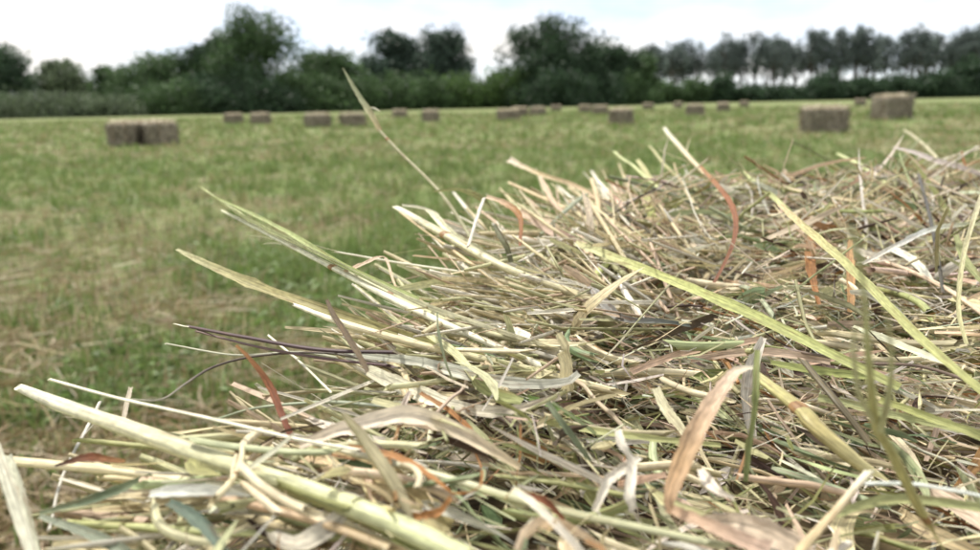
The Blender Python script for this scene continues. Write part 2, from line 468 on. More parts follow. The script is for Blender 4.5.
# ------------------------------------------------------------------ trees
def make_tree(name, label, px, top, wpx, d, kind, tint, group=None, seed=0, base_lift=0.0, lean=0.0):
    """px, top and wpx are where the crown's middle, tip and width appear in the photograph; d is its distance in metres"""
    r = np.random.default_rng(seed + 1000)
    y0 = horizon_y(px)
    rr = ray(px, y0); rr = rr / rr[1]
    X, Y = rr[0] * d, d
    Z = float(terrain(X, Y))
    Ht = (y0 - top) / FPX * d + (0.3 if kind == 'poplar' else -0.1)
    Wd = wpx / FPX * d * (1.14 if kind == 'tree' else 1.0)
    root = obj(name, None, None, (X, Y, Z))
    tag(root, label, 'tree' if kind != 'bush' else 'bush', group)
    if kind == 'poplar':
        z0, zc, rx, rz = 0.28 * Ht, 0.64 * Ht, Wd * 0.5, 0.36 * Ht
        ncl, nl, ls, cs = 58, 28, 0.19, 0.30
    elif kind == 'bush':
        z0, zc, rx, rz = 0.0, 0.46 * Ht, Wd * 0.52, 0.54 * Ht
        ncl, nl, ls, cs = int(34 + Wd * 3.0), 115, 0.25, 0.22
    else:
        z0, zc, rx, rz = 0.08 * Ht, 0.52 * Ht, Wd * 0.5, 0.48 * Ht
        ncl, nl, ls, cs = int(56 + Wd * 3.2), 115, 0.26, 0.20
    # clump centres: shell biased, uneven
    u = nrm(r.normal(0, 1, (ncl, 3))); u[:, 2] = np.where(u[:, 2] < -0.75, -u[:, 2], u[:, 2])
    rad = r.random(ncl) ** 0.42 * (0.78 + 0.30 * r.random(ncl))
    ry = rx * (0.8 if kind != 'bush' else 0.7)
    C = np.stack([u[:, 0] * rx * rad, u[:, 1] * ry * rad, zc + u[:, 2] * rz * rad], -1)
    C[:, 0] += lean * (C[:, 2] - zc)
    if kind == 'bush':                       # a dome that reaches the ground all round
        dome = np.clip(1 - (C[:, 0] / (rx * 1.12)) ** 2, 0.06, 1) ** 0.8 * Ht * (0.66 + 0.34 * r.random(ncl))
        C[:, 2] = dome * r.random(ncl) ** 1.05
    if kind == 'poplar':
        taper = np.clip(1.25 - 0.8 * np.abs(C[:, 2] - 0.60 * Ht) / (0.42 * Ht), 0.35, 1.1); C[:, :2] *= taper[:, None]
    C[:, 2] = np.clip(C[:, 2], 0.25 if kind == 'bush' else z0, Ht - 0.4)
    # trunk and limbs
    pt = []
    K = 6; t = np.linspace(0, 1, K)
    tw = 0.018 * Ht + 0.05 if kind != 'bush' else 0.06
    th = (0.85 if kind == 'poplar' else 0.62) * Ht
    spine = np.stack([np.cumsum(r.normal(0, 0.012 * Ht, K)) * t + lean * th * t * .4, np.cumsum(r.normal(0, 0.012 * Ht, K)) * t, th * t - 0.25], -1)
    pt.append(tubes(spine[None], (tw * (1.15 - 0.85 * t))[None], S=6, flat=1.0, col=np.ones((1, 3)) * .1))
    for ci in range(min(ncl, 16)):
        s0 = spine[min(K - 2, 1 + ci % (K - 2))]
        c = C[ci]
        mid = (s0 + c) / 2 + np.array([0, 0, 0.12 * np.linalg.norm(c - s0) * (-1 if kind == 'poplar' else 1)])
        pt.append(tubes(catmull([s0, mid, c], 5)[None], (tw * 0.42 * np.linspace(1, 0.25, 5))[None], S=4, flat=1.0, col=np.ones((1, 3)) * .1))
    V, F, tt, ss = merge(pt)
    obj('trunk', new_mesh('trunk', V, F, tt, ss, (M_BARK,)), root)
    # leaves
    n = ncl * nl
    ci = np.repeat(np.arange(ncl), nl)
    cr = (cs * Wd * (0.55 + 0.75 * r.random(ncl)))
    cr = np.clip(cr, 0.5, 2.1)[ci]
    if kind == 'poplar': cr = np.clip(cr, 0.45, 1.05)
    off = nrm(r.normal(0, 1, (n, 3))) * (r.random((n, 1)) ** 0.5) * cr[:, None] * np.array([1.0, 1.0, 0.85 if kind != 'poplar' else 1.25])
    P0 = C[ci] + off
    P0[:, 2] = np.maximum(P0[:, 2], 0.08)
    nx = nrm(r.normal(0, 1, (n, 3))); ax = nrm(np.cross(nx, r.normal(0, 1, (n, 3)))); bx = np.cross(nx, ax)
    sz = ls * (0.5 + 0.9 * r.random(n))[:, None] * (d / 120)
    V = np.stack([P0 - ax * sz, P0 + bx * sz * 0.55 + nx * sz * .15, P0 + ax * sz, P0 - bx * sz * 0.55 + nx * sz * .15], 1)
    F = np.arange(n * 4).reshape(n, 4)
    ct = (0.7 + 0.6 * r.random(ncl))[ci][:, None] * (0.8 + 0.4 * r.random((n, 1)))
    col = np.repeat(np.asarray(tint)[None] * ct, 4, axis=0)
    st = np.repeat(r.random((n, 3)) * 10, 4, axis=0)
    obj('crown', new_mesh('crown', V.reshape(-1, 3), F, col, st, (M_LEAF,), smooth=False), root)
    return root

DK, MD, LT, GY, BL = (0.052, 0.092, 0.050), (0.084, 0.142, 0.060), (0.110, 0.185, 0.062), (0.130, 0.170, 0.100), (0.076, 0.116, 0.086)  # leaf tints, partly paler and bluer to stand in for distance haze
TREES = [
    # name, label, px, top, width px, distance, kind, tint, lean
    ('broadleaf_tree', 'dark tree cut off by the left edge of the picture', 4, 46, 62, 112, 'tree', DK),
    ('hedge_bush', 'wide pale green bush at the far left, in front of the hedge', 40, 90, 120, 100, 'bush', GY),
    ('hedge_bush', 'low grey green bush just above the left pair of bales', 100, 95, 80, 99, 'bush', GY),
    ('slender_tree', 'pale grey sparse tree rising behind the wide bush at far left', 66, 60, 54, 125, 'tree', GY),
    ('broadleaf_tree', 'small dark tree between the pale grey tree and the rounded hedge tree', 116, 66, 40, 118, 'tree', MD),
    ('broadleaf_tree', 'rounded mid green tree left of the tallest left tree', 165, 53, 84, 112, 'tree', MD),
    ('hedge_bush', 'dark bush under the rounded tree, right of the left bale pair', 178, 78, 90, 104, 'bush', MD),
    ('broadleaf_tree', 'left shoulder of dark foliage against the tallest left tree', 213, 38, 58, 112, 'tree', DK),
    ('broadleaf_tree', 'tallest tree of the left hedge, broad dark crown', 262, 14, 100, 110, 'tree', (0.075, 0.130, 0.054)),
    ('hedge_bush', 'dark bush at the foot of the tallest left tree', 250, 66, 130, 105, 'bush', DK),
    ('broadleaf_tree', 'smaller tree on the right flank of the tallest left tree', 330, 50, 64, 122, 'tree', MD),
    ('hedge_bush', 'bush behind the third pair of bales from the left', 330, 76, 74, 110, 'bush', MD),
    ('broadleaf_tree', 'round crowned grey green tree, left of the twin centre trees', 398, 31, 62, 128, 'tree', BL),
    ('broadleaf_tree', 'feathery grey green tree, right of the twin centre trees', 443, 29, 54, 128, 'tree', BL),
    ('hedge_bush', 'mid green bush below the twin centre trees', 392, 70, 92, 114, 'bush', MD),
    ('hedge_bush', 'bright green bush left of the big dark centre tree', 462, 72, 66, 116, 'bush', LT),
    ('hedge_bush', 'taller bright green bush touching the big dark centre tree', 512, 63, 74, 117, 'bush', LT),
    ('broadleaf_tree', 'big dark domed tree near the middle of the treeline', 553, 20, 92, 118, 'tree', DK),
    ('hedge_bush', 'dark bush at the foot of the domed centre tree', 570, 66, 90, 112, 'bush', DK),
    ('broadleaf_tree', 'sloping dark tree on the right of the domed centre tree', 604, 42, 62, 120, 'tree', DK),
    ('broadleaf_tree', 'mid green tree right of the sloping dark tree', 632, 50, 46, 122, 'tree', MD),
    ('hedge_bush', 'green bush where the domed trees meet the poplar row', 625, 70, 72, 118, 'bush', MD),
    ('hedge_bush', 'low dark bush right behind the distant bale pair under the tallest tree', 262, 80, 84, 103, 'bush', DK),
    ('hedge_bush', 'low bush at the left edge under the cut off dark tree', 2, 92, 60, 104, 'bush', MD),
    ('hedge_bush', 'low dark bush between the left bale pair and the tallest left tree', 140, 84, 70, 108, 'bush', MD),
    ('hedge_bush', 'dark bush left of the foot of the tallest left tree', 212, 72, 74, 107, 'bush', DK),
    ('hedge_bush', 'green bush on the right of the foot of the tallest left tree', 297, 70, 66, 106, 'bush', MD),
    ('hedge_bush', 'low green bush behind the tip of the grass spike', 358, 78, 60, 112, 'bush', MD),
    ('hedge_bush', 'low green bush between the twin centre trees and the bright bush', 430, 74, 64, 115, 'bush', MD),
    ('hedge_bush', 'low bush in the dip left of the domed centre tree', 487, 80, 60, 119, 'bush', MD),
    ('hedge_bush', 'dark bush on the left foot of the domed centre tree', 540, 70, 60, 114, 'bush', DK),
    ('hedge_bush', 'dark bush on the right foot of the domed centre tree', 598, 68, 60, 116, 'bush', DK),
]
for i, (nm, lb, px, top, w, d, kd, tn) in enumerate(TREES):
    make_tree(nm, lb, px, top, w, d, kd, tn, 'trees of the left and centre hedge' if kd == 'tree' else 'bushes along the treeline', seed=i)
POP = [(651, 45), (667, 43), (686, 40), (704, 44), (722, 38), (741, 42), (757, 32), (775, 36), (790, 40), (807, 28), (822, 33), (838, 29), (852, 32),
       (866, 30), (884, 36), (899, 34), (915, 29), (931, 33), (947, 36), (962, 30), (978, 26)]
ORD = ['first', 'second', 'third', 'fourth', 'fifth', 'sixth', 'seventh', 'eighth', 'ninth', 'tenth', 'eleventh', 'twelfth', 'thirteenth',
       'fourteenth', 'fifteenth', 'sixteenth', 'seventeenth', 'eighteenth', 'nineteenth', 'twentieth', 'last']
for i, (px, top) in enumerate(POP):
    make_tree('poplar_tree', 'slender poplar in the right row, %s from its left end' % ORD[i], px + rng.normal(0, 2.5), top + rng.normal(0, 1.5), 31 + 8 * rng.random(), 165 + 6 * rng.random(), 'poplar',
              (0.13, 0.165, 0.15), 'poplars in the row on the right', seed=200 + i)  # grey-blue tint paints haze over the far row
for i in range(0, len(POP) - 1):
    if i % 3 == 2: continue
    px = (POP[i][0] + POP[i + 1][0]) / 2; top = (POP[i][1] + POP[i + 1][1]) / 2 + 3
    make_tree('poplar_tree', 'poplar behind the right row, showing between the %s and the next' % ORD[i], px + rng.normal(0, 2.5), top + rng.normal(0, 2), 22 + 6 * rng.random(), 178 + 6 * rng.random(), 'poplar',
              (0.105, 0.140, 0.130), 'poplars standing behind the row on the right', seed=240 + i)  # haze mixed into the leaf colour here too
UND = [(662, 76, 44, 'green'), (694, 73, 40, 'green'), (724, 70, 38, 'dark'), (756, 82, 44, 'dark'), (790, 80, 46, 'dark'), (826, 68, 50, 'dark'), (862, 74, 46, 'dark'),
       (898, 69, 48, 'dark'), (934, 66, 46, 'dark'), (968, 52, 44, 'dark'), (951, 76, 50, 'dark')]
for i, (px, top, w, k) in enumerate(UND):
    make_tree('hedge_bush', '%s undergrowth bush beneath the poplars, %s from the left' % (k, ORD[i]), px, top + 4, w, 150, 'bush', MD if k == 'green' else DK, 'undergrowth below the poplar row', seed=300 + i)

# ------------------------------------------------------------------ bales on the meadow
def bale_mesh(seed, L=0.68, Wd=0.46, H=0.39):
    bm = bmesh.new()
    nx, ny, nz_ = 22, 10, 9
    r0 = 0.045
    def face(o, u, v, nu, nv):
        o, u, v = Vector(o), Vector(u), Vector(v)
        g = [[bm.verts.new(o + u * (i / nu) + v * (j / nv)) for j in range(nv + 1)] for i in range(nu + 1)]
        for i in range(nu):
            for j in range(nv):
                bm.faces.new((g[i][j], g[i + 1][j], g[i + 1][j + 1], g[i][j + 1]))
    a, b, c = L / 2, Wd / 2, H
    face((-a, -b, 0), (L, 0, 0), (0, 0, H), nx, nz_); face((a, b, 0), (-L, 0, 0), (0, 0, H), nx, nz_)
    face((a, -b, 0), (0, Wd, 0), (0, 0, H), ny, nz_); face((-a, b, 0), (0, -Wd, 0), (0, 0, H), ny, nz_)
    face((-a, -b, H), (L, 0, 0), (0, Wd, 0), nx, ny); face((-a, b, 0), (L, 0, 0), (0, -Wd, 0), nx, ny)
    bmesh.ops.remove_doubles(bm, verts=bm.verts, dist=1e-5)
    for v in bm.verts:
        p = v.co.copy()
        q = Vector((max(-a + r0, min(a - r0, p.x)), max(-b + r0, min(b - r0, p.y)), max(r0, min(c - r0, p.z))))
        dlt = p - q
        if dlt.length > 1e-6: p = q + dlt.normalized() * r0
        n = (p - Vector((0, 0, H / 2))).normalized()
        fl = 0.012 * math.sin(p.x / 0.085 * 2 * math.pi + 1.5 * math.sin(p.y * 7 + seed)) 
        nz2 = 0.024 * (float(fbm(np.array(p.x * 9 + p.z * 5 + seed * 3), np.array(p.y * 9 + p.z * 7), seed, 3)) - 0.5)
        tw = 0.016 * (math.exp(-((abs(p.x) - 0.0) ** 2) / 0.03))
        p = p + n * (fl * 0.6 + nz2 * 1.6)
        if p.z < 0.02: p.z = 0.0
        v.co = p
    me = bpy.data.meshes.new('bale_body'); bm.to_mesh(me); bm.free()
    me.polygons.foreach_set('use_smooth', np.ones(len(me.polygons), bool))
    me.materials.append(M_BALE)
    # hay sticking out of the faces
    r = np.random.default_rng(seed)
    n = 900
    f = r.integers(0, 6, n); u = r.random(n) - .5; w_ = r.random(n)
    x = np.where(f < 3, u * L, np.where(f == 3, a, np.where(f == 4, -a, u * L)))
    y = np.where(f == 0, -b, np.where(f == 1, b, np.where(f == 2, (w_ - .5) * Wd, np.where(f == 5, (w_ - .5) * Wd, (w_ - .5) * Wd))))
    z = np.where((f == 2) | (f == 5), H + 0.065 * r.random(n), r.random(n) * H)
    c0 = np.stack([x, y, z], -1)
    nn = nrm(np.stack([np.where(f == 3, 1, np.where(f == 4, -1, 0)), np.where(f == 0, -1, np.where(f == 1, 1, 0)), np.where((f == 2) | (f == 5), 1., 0.15)], -1).astype(float))
    dr = nrm(np.cross(nn, r.normal(0, 1, (n, 3))) + nn * (0.1 + 0.4 * r.random(n))[:, None])
    Ln = 0.03 + 0.06 * r.random(n)
    t = np.linspace(0, 1, 4)
    P = c0[:, None] + dr[:, None] * Ln[:, None, None] * t[None, :, None] + np.array([0, 0, -1])[None, None] * (Ln[:, None, None] * 0.25 * (t ** 2)[None, :, None])
    P[..., 2] = np.maximum(P[..., 2], 0.006)
    pal = np.array([(0.34, 0.30, 0.23), (0.42, 0.38, 0.30), (0.22, 0.18, 0.13), (0.29, 0.28, 0.20)])
    V, F, tt, ss = ribbons(P, (0.004 + 0.005 * r.random(n))[:, None] * np.ones((1, 4)), A=2, fold=0, roll=r.random(n) * 3, col=pal[r.integers(0, 4, n)] * np.where((f == 2) | (f == 5), 2.2, 0.75)[:, None])  # pale top hay, with lit top and shaded sides painted into the tint
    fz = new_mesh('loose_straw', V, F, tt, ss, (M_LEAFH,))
    # twine loops
    loops = []
    for sgn in (-1, 1):
        th = np.linspace(0, 2 * np.pi, 41)
        cx, cz = np.cos(th), np.sin(th)
        k = 1 / np.maximum(np.abs(cx), np.abs(cz)); k = np.minimum(k, 1.36)
        P = np.stack([cx * k * (a + 0.008), np.full(41, sgn * 0.11), H / 2 + cz * k * (H / 2 + 0.010)], -1)
        V, F, tt, ss = tubes(P[None], np.full((1, 41), 0.003), S=4, flat=1, col=np.ones((1, 3)) * .3)
        loops.append(new_mesh('twine', V, F, tt, ss, (M_TWINE,)))
    return me, fz, loops

BALES = [bale_mesh(s) for s in (1, 2, 3)]
BALES_TALL = [bale_mesh(7, H=0.46, L=0.64, Wd=0.50)]
B = [
    # px, bottom py, heading deg, label, near
    (129.5, 146.0, 66, 'left one of the two bales side by side at the far left', 1),
    (159, 145.5, 112, 'right one of the two bales side by side at the far left', 1),
    (234, 124.0, 50, 'left bale of the small distant pair below the tallest left tree', 0),
    (261, 124.0, 140, 'right bale of the small distant pair below the tallest left tree', 0),
    (318, 127.5, 30, 'flat bale just left of the upright grass spike', 0),
    (353, 127.0, 40, 'bale just behind the tip of the upright grass spike', 0),
    (400, 118.5, 5, 'small pale bale below the round crowned centre tree', 0),
    (431, 121.5, 70, 'small bale right of the grass spike, below the feathery tree', 0),
    (508, 121.5, 30, 'bale in the middle, in front of two smaller ones', 0),
    (520, 116.5, 15, 'bale half hidden behind the one in the middle', 0),
    (538, 116.5, 60, 'tiny bale right of the middle pair', 0),
    (556, 111.5, 10, 'pale far bale below the domed centre tree', 0),
    (585, 112.5, 10, 'far bale left of the nearer bale right of centre', 0),
    (600, 114.5, 5, 'far bale peeping behind the nearer bale right of centre', 0),
    (621, 125.5, 76, 'medium bale right of centre, larger than its neighbours', 1),
    (648, 109.5, 10, 'far bale right of the medium bale', 0),
    (678, 107.5, 20, 'tiny far bale below the left end of the poplars', 0),
    (695, 115.5, 65, 'small dark bale halfway between the medium and the large right bale', 0),
    (723, 112.0, 80, 'small bale just right of the small dark one', 0),
    (744, 106.5, 5, 'faint far bale left of the large right bale', 0),
    (860, 105.5, 10, 'tiny far bale between the two large right bales', 0),
    (823, 132.5, 8, 'large brown bale lying right of centre, nearest on the right', 1),
]
def put_bale(src, px, py, ang, label, near):
    p = ground_hit(px, py)
    me, fz, loops = src
    o = obj('hay_bale', None, None, (p[0], p[1], float(terrain(p[0], p[1])) - 0.005))
    view = math.atan2(p[0], p[1])
    o.rotation_euler = (0, 0, R(ang) - view)
    tag(o, label, 'hay bale', 'bales lying on the meadow')
    obj('bale_body', me, o)
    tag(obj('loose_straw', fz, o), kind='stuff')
    if near:
        for lp in loops: obj('twine', lp, o)
    return o
for i, (px, py, ang, lb, nr_) in enumerate(B):
    o = put_bale(BALES[i % 3], px, py, ang, lb, nr_)
put_bale(BALES_TALL[0], 891, 119.5, 42, 'large upright bale at the right, one pale and one dark side', 1)

# ------------------------------------------------------------------ the heap of hay in the foreground
ZT = 0.515
OUT = np.array([(-0.42, -0.42), (-0.20, -0.05), (-0.085, 0.19), (-0.005, 0.385), (0.075, 0.595), (0.13, 0.72), (0.30, 0.82), (0.60, 0.93), (1.0, 0.95), (1.15, 0.3), (0.95, -0.42)])
def sdist(x, y):
    x = np.asarray(x, float); y = np.asarray(y, float)
    dmin = np.full(x.shape, 1e9); inside = np.zeros(x.shape, bool)
    n = len(OUT)
    for i in range(n):
        a, b = OUT[i], OUT[(i + 1) % n]
        e = b - a
        t = np.clip(((x - a[0]) * e[0] + (y - a[1]) * e[1]) / (e @ e), 0, 1)
        dmin = np.minimum(dmin, np.hypot(x - a[0] - t * e[0], y - a[1] - t * e[1]))
        c = ((a[1] > y) != (b[1] > y)) & (x < (b[0] - a[0]) * (y - a[1]) / (b[1] - a[1] + 1e-12) + a[0])
        inside ^= c
    return np.where(inside, dmin, -dmin)

def heap(x, y):
    s = sdist(x, y)
    u = np.clip((0.045 - s) / 0.295, 0, 1)
    top = ZT + 0.016 * np.exp(-((x - 0.14) ** 2 + (y - 0.66) ** 2) / (2 * 0.10 ** 2)) + 0.012 * np.exp(-((x - 0.55) ** 2 + (y - 0.86) ** 2) / (2 * 0.12 ** 2))
    top = top + (fbm(np.asarray(x) * 9, np.asarray(y) * 9, 31, 2) - 0.5) * 0.022 + (fbm(np.asarray(x) * 26, np.asarray(y) * 26, 37, 2) - 0.5) * 0.028
    return top * (1 - u ** 1.25)

HEAP = obj('hay_heap', None, None, (0.35, 0.35, 0.0))
HB = np.array([0.35, 0.35, 0.0])
tag(HEAP, 'large heap of loose cut hay filling the foreground', 'hay')
cx_ = np.linspace(-0.85, 1.55, 121); cy_ = np.linspace(-0.85, 1.35, 111)
X, Y = np.meshgrid(cx_, cy_)
Z = heap(X, Y) - 0.048 + (fbm(X * 30, Y * 30, 41, 2) - .5) * 0.012
Z = np.where(sdist(X, Y) < -0.25, -0.03, Z)
idx = np.arange(X.size).reshape(X.shape)
F = np.stack([idx[:-1, :-1], idx[:-1, 1:], idx[1:, 1:], idx[1:, :-1]], -1).reshape(-1, 4)
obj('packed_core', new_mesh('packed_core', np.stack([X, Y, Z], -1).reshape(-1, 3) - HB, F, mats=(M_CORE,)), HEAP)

PAL = np.array([(0.76, 0.66, 0.42), (0.82, 0.77, 0.64), (0.58, 0.57, 0.33), (0.33, 0.34, 0.14), (0.38, 0.42, 0.24), (0.74, 0.57, 0.42), (0.38, 0.20, 0.09), (0.09, 0.06, 0.045), (0.19, 0.25, 0.13)])
PW = np.array([0.23, 0.24, 0.12, 0.08, 0.08, 0.12, 0.05, 0.06, 0.04]); PW = PW / PW.sum()
def pick(n):
    return PAL[rng.choice(len(PAL), n, p=PW)] * (0.8 + 0.4 * rng.random((n, 1))) * (1 + rng.normal(0, 0.04, (n, 3)))

SIL = np.array([(-60, 500), (0, 480), (100, 455), (200, 425), (300, 350), (400, 255), (500, 205), (560, 190), (620, 190), (700, 190), (800, 188), (850, 172), (980, 165), (1100, 165)])
def fits(P, slack, p_over):
    """keep only hay that lies on the heap as the photograph shows it: nothing tall in the open, nothing right at the lens"""
    px, py, dz = project(P)
    lim = np.interp(px, SIL[:, 0], SIL[:, 1])
    over = np.where(dz > 0.02, lim - py, -50)
    dist = np.linalg.norm(P - CAM, axis=-1)
    mx_ = over.max(axis=1)
    ok = (mx_ < slack) | ((rng.random(len(P)) < p_over) & (mx_ < slack * 4))
    long_ = np.hypot(px[:, -1] - px[:, 0], py[:, -1] - py[:, 0]) > np.where(rng.random(len(P)) < 0.1, 220, 130)
    long_ &= (dz.min(axis=1) > 0.02) & (py.min(axis=1) < 560)
    return ok & (dist.min(axis=1) > 0.125) & ~long_

def hay_paths(n, K, Lr, lift, region, spread=0.42, tilt=0.2, bend=0.22, kink=0.0, stick=0.06):
    x0, x1, y0, y1 = region
    x = x0 + (x1 - x0) * rng.random(n); y = y0 + (y1 - y0) * rng.random(n)
    k = sdist(x, y) > -0.24
    x, y = x[k], y[k]; n = len(x)
    z = heap(x, y)
    Ln = Lr[0] + (Lr[1] - Lr[0]) * rng.random(n) ** 1.8
    a = np.where(rng.random(n) < spread, rng.normal(R(-42), R(24), n), rng.random(n) * 2 * np.pi)
    # follow the slope of the heap
    e = 0.02
    sx_ = (heap(x + np.cos(a) * e, y + np.sin(a) * e) - heap(x - np.cos(a) * e, y - np.sin(a) * e)) / (2 * e)
    tl = np.arctan(np.clip(sx_, -1.2, 1.2)) * 0.8 + rng.normal(0, tilt, n)
    up = rng.random(n) < stick
    tl = np.where(up, np.where(rng.random(n) < .5, 1, -1) * (0.25 + 0.6 * rng.random(n)), tl)
    t = np.linspace(-.5, .5, K)[None]
    bd = rng.normal(0, bend, n)[:, None]; bv = rng.normal(0, bend * 0.5, n)[:, None]
    dx, dy = np.cos(a)[:, None], np.sin(a)[:, None]
    L_ = Ln[:, None]
    h = L_ * t * np.cos(tl)[:, None]
    kk = np.where(rng.random(n) < kink, rng.normal(0, 0.7, n), 0)[:, None]
    tk = (rng.random(n) * 0.6 - 0.3)[:, None]
    side = L_ * (bd * t * t + kk * np.maximum(t - tk, 0))
    lf = lift[0] + (lift[1] - lift[0]) * rng.random(n)
    Z_ = (z + lf)[:, None] + L_ * t * np.sin(tl)[:, None] + L_ * (bv * (t * t - 0.08)) + np.where(up, 0.25 * Ln, 0)[:, None]
    P = np.stack([x[:, None] + h * dx - side * dy, y[:, None] + h * dy + side * dx, Z_], -1)
    wob = rng.normal(0, 0.0005, P.shape); P = P + wob * np.minimum(1, Ln / 0.08)[:, None, None]
    P[..., 2] = np.maximum(P[..., 2], 0.01)
    return P

ALL = (-0.45, 1.15, -0.30, 1.15); NEAR = (-0.20, 0.42, 0.06, 0.52); FAR = (0.0, 0.9, 0.45, 1.02)
def shape_w(n, K, w0, w1, ends):
    return (w0 + (w1 - w0) * rng.random(n) ** 1.7)[:, None] * np.array(ends)[None] if len(ends) == K else None

stuff = []
def add_tubes(n, K, Lr, lift, reg, w0, w1, ends, slack=14, pover=0.15, **kw):
    P = hay_paths(n, K, Lr, lift, reg, **kw); P = P[fits(P, slack, pover)]; n = len(P)
    stuff.append(tubes(P, shape_w(n, K, w0, w1, ends), S=4, flat=0.4 + 0.5 * rng.random(n), roll=rng.random(n) * 3, col=pick(n)))
def add_leaves(n, K, Lr, lift, reg, w0, w1, ends, slack=14, pover=0.15, A=3, **kw):
    P = hay_paths(n, K, Lr, lift, reg, **kw); P = P[fits(P, slack, pover)]; n = len(P)
    stuff.append(ribbons(P, shape_w(n, K, w0, w1, ends), A=A, fold=rng.random(n) * 0.9, roll=rng.normal(0, 0.8, n), twist=rng.normal(0, 1.2, n), col=pick(n)))
add_tubes(8500, 6, (0.03, 0.15), (-0.042, 0.003), ALL, 0.0004, 0.0013, (.9, 1, 1, 1, 1, .9), kink=0.2)
add_leaves(5200, 6, (0.02, 0.12), (-0.040, 0.004), ALL, 0.0007, 0.0027, (.5, .9, 1, 1, .8, .15), kink=0.15)
add_tubes(4600, 6, (0.02, 0.10), (-0.040, 0.004), NEAR, 0.00022, 0.0011, (.9, 1, 1, 1, 1, .9), kink=0.2, slack=8)
add_leaves(3000, 6, (0.015, 0.08), (-0.036, 0.004), NEAR, 0.0005, 0.0026, (.5, .9, 1, 1, .8, .15), kink=0.15, slack=8)
add_tubes(5200, 6, (0.03, 0.13), (-0.01, 0.010), FAR, 0.0004, 0.0012, (.9, 1, 1, 1, 1, .7), kink=0.25, slack=16, stick=0.26, spread=0.25, tilt=0.3)
add_leaves(3600, 6, (0.03, 0.12), (-0.01, 0.010), FAR, 0.0008, 0.0028, (.5, .9, 1, 1, .8, .15), slack=16, stick=0.26, spread=0.25, tilt=0.3)
add_leaves(380, 6, (0.02, 0.07), (-0.012, 0.006), ALL, 0.002, 0.0048, (.5, .9, 1, 1, .8, .4), tilt=0.3, bend=0.6, A=4)
add_leaves(220, 6, (0.012, 0.05), (-0.012, 0.004), NEAR, 0.0014, 0.0036, (.5, .9, 1, 1, .8, .4), tilt=0.3, bend=0.6, A=4, slack=6)
add_leaves(15000, 3, (0.006, 0.03), (-0.02, 0.004), ALL, 0.0003, 0.0011, (.7, 1, .6), A=2, tilt=0.3)
add_leaves(24000, 3, (0.004, 0.024), (-0.02, 0.005), NEAR, 0.00012, 0.0006, (.7, 1, .6), A=2, tilt=0.3)
# straws that lie combed one way: the bright tuft in the middle and the fringe hanging out to the left
def combed(n, start, vec, lifts, wr, jit):
    x0, x1, y0, y1 = start
    out = []
    for i in range(n):
        a = np.array([rng.uniform(x0, x1), rng.uniform(y0, y1)])
        l = rng.uniform(0.35, 1.0); th = rng.normal(0, jit)
        v = np.array(vec, float) * l; v = np.array([v[0] * math.cos(th) - v[1] * math.sin(th), v[0] * math.sin(th) + v[1] * math.cos(th)])
        l0, l1 = rng.uniform(-0.004, 0.004), lifts[0] + (lifts[1] - lifts[0]) * rng.random()
        out.append(catmull([at_z(*a, ZT + l0), at_z(*(a + v * .5), ZT + (l0 + l1) / 2 + rng.normal(0, 0.002)), at_z(*(a + v), ZT + l1)], 6))
    P = np.array(out); qx, qy, _ = project(P)
    P = P[(np.interp(qx, SIL[:, 0], SIL[:, 1]) - qy).max(axis=1) < np.where(rng.random(len(P)) < 0.12, 36, 20)]; n = len(P)
    w = (wr[0] + (wr[1] - wr[0]) * rng.random(n) ** 1.5)[:, None] / 2 / FPX * depth_of(P) * np.array([1, 1, 1, 1, .9, .6])[None]
    c_ = PAL[rng.choice([0, 1, 1, 2, 2, 5, 0], n)] * (0.8 + 0.4 * rng.random((n, 1)))
    k = rng.random(n) < 0.65
    stuff.append(tubes(P[k], w[k], S=4, flat=0.6, roll=rng.random(k.sum()) * 3, col=c_[k]))
    stuff.append(ribbons(P[~k], w[~k], A=3, fold=0.5, roll=rng.normal(0, .8, (~k).sum()), twist=rng.normal(0, .8, (~k).sum()), col=c_[~k]))
combed(300, (470, 690, 232, 330), (-130, -58), (0.004, 0.024), (1.6, 8), 0.42)
combed(150, (560, 720, 205, 270), (-70, -40), (0.004, 0.022), (1.5, 4.5), 0.5)
combed(150, (380, 600, 330, 400), (-150, -42), (0.002, 0.016), (2, 10), 0.3)
combed(75, (230, 420, 420, 520), (-150, -36), (0.000, 0.012), (2.5, 11), 0.3)
combed(38, (120, 300, 480, 550), (-120, -14), (-0.002, 0.008), (3, 14), 0.18)
combed(160, (620, 960, 195, 260), (-30, -45), (0.006, 0.022), (1.4, 4), 0.9)
V, F, t, s = merge(stuff)
tag(obj('loose_hay', new_mesh('loose_hay', V - HB, F, t, s, (M_LEAFH,)), HEAP), kind='stuff')

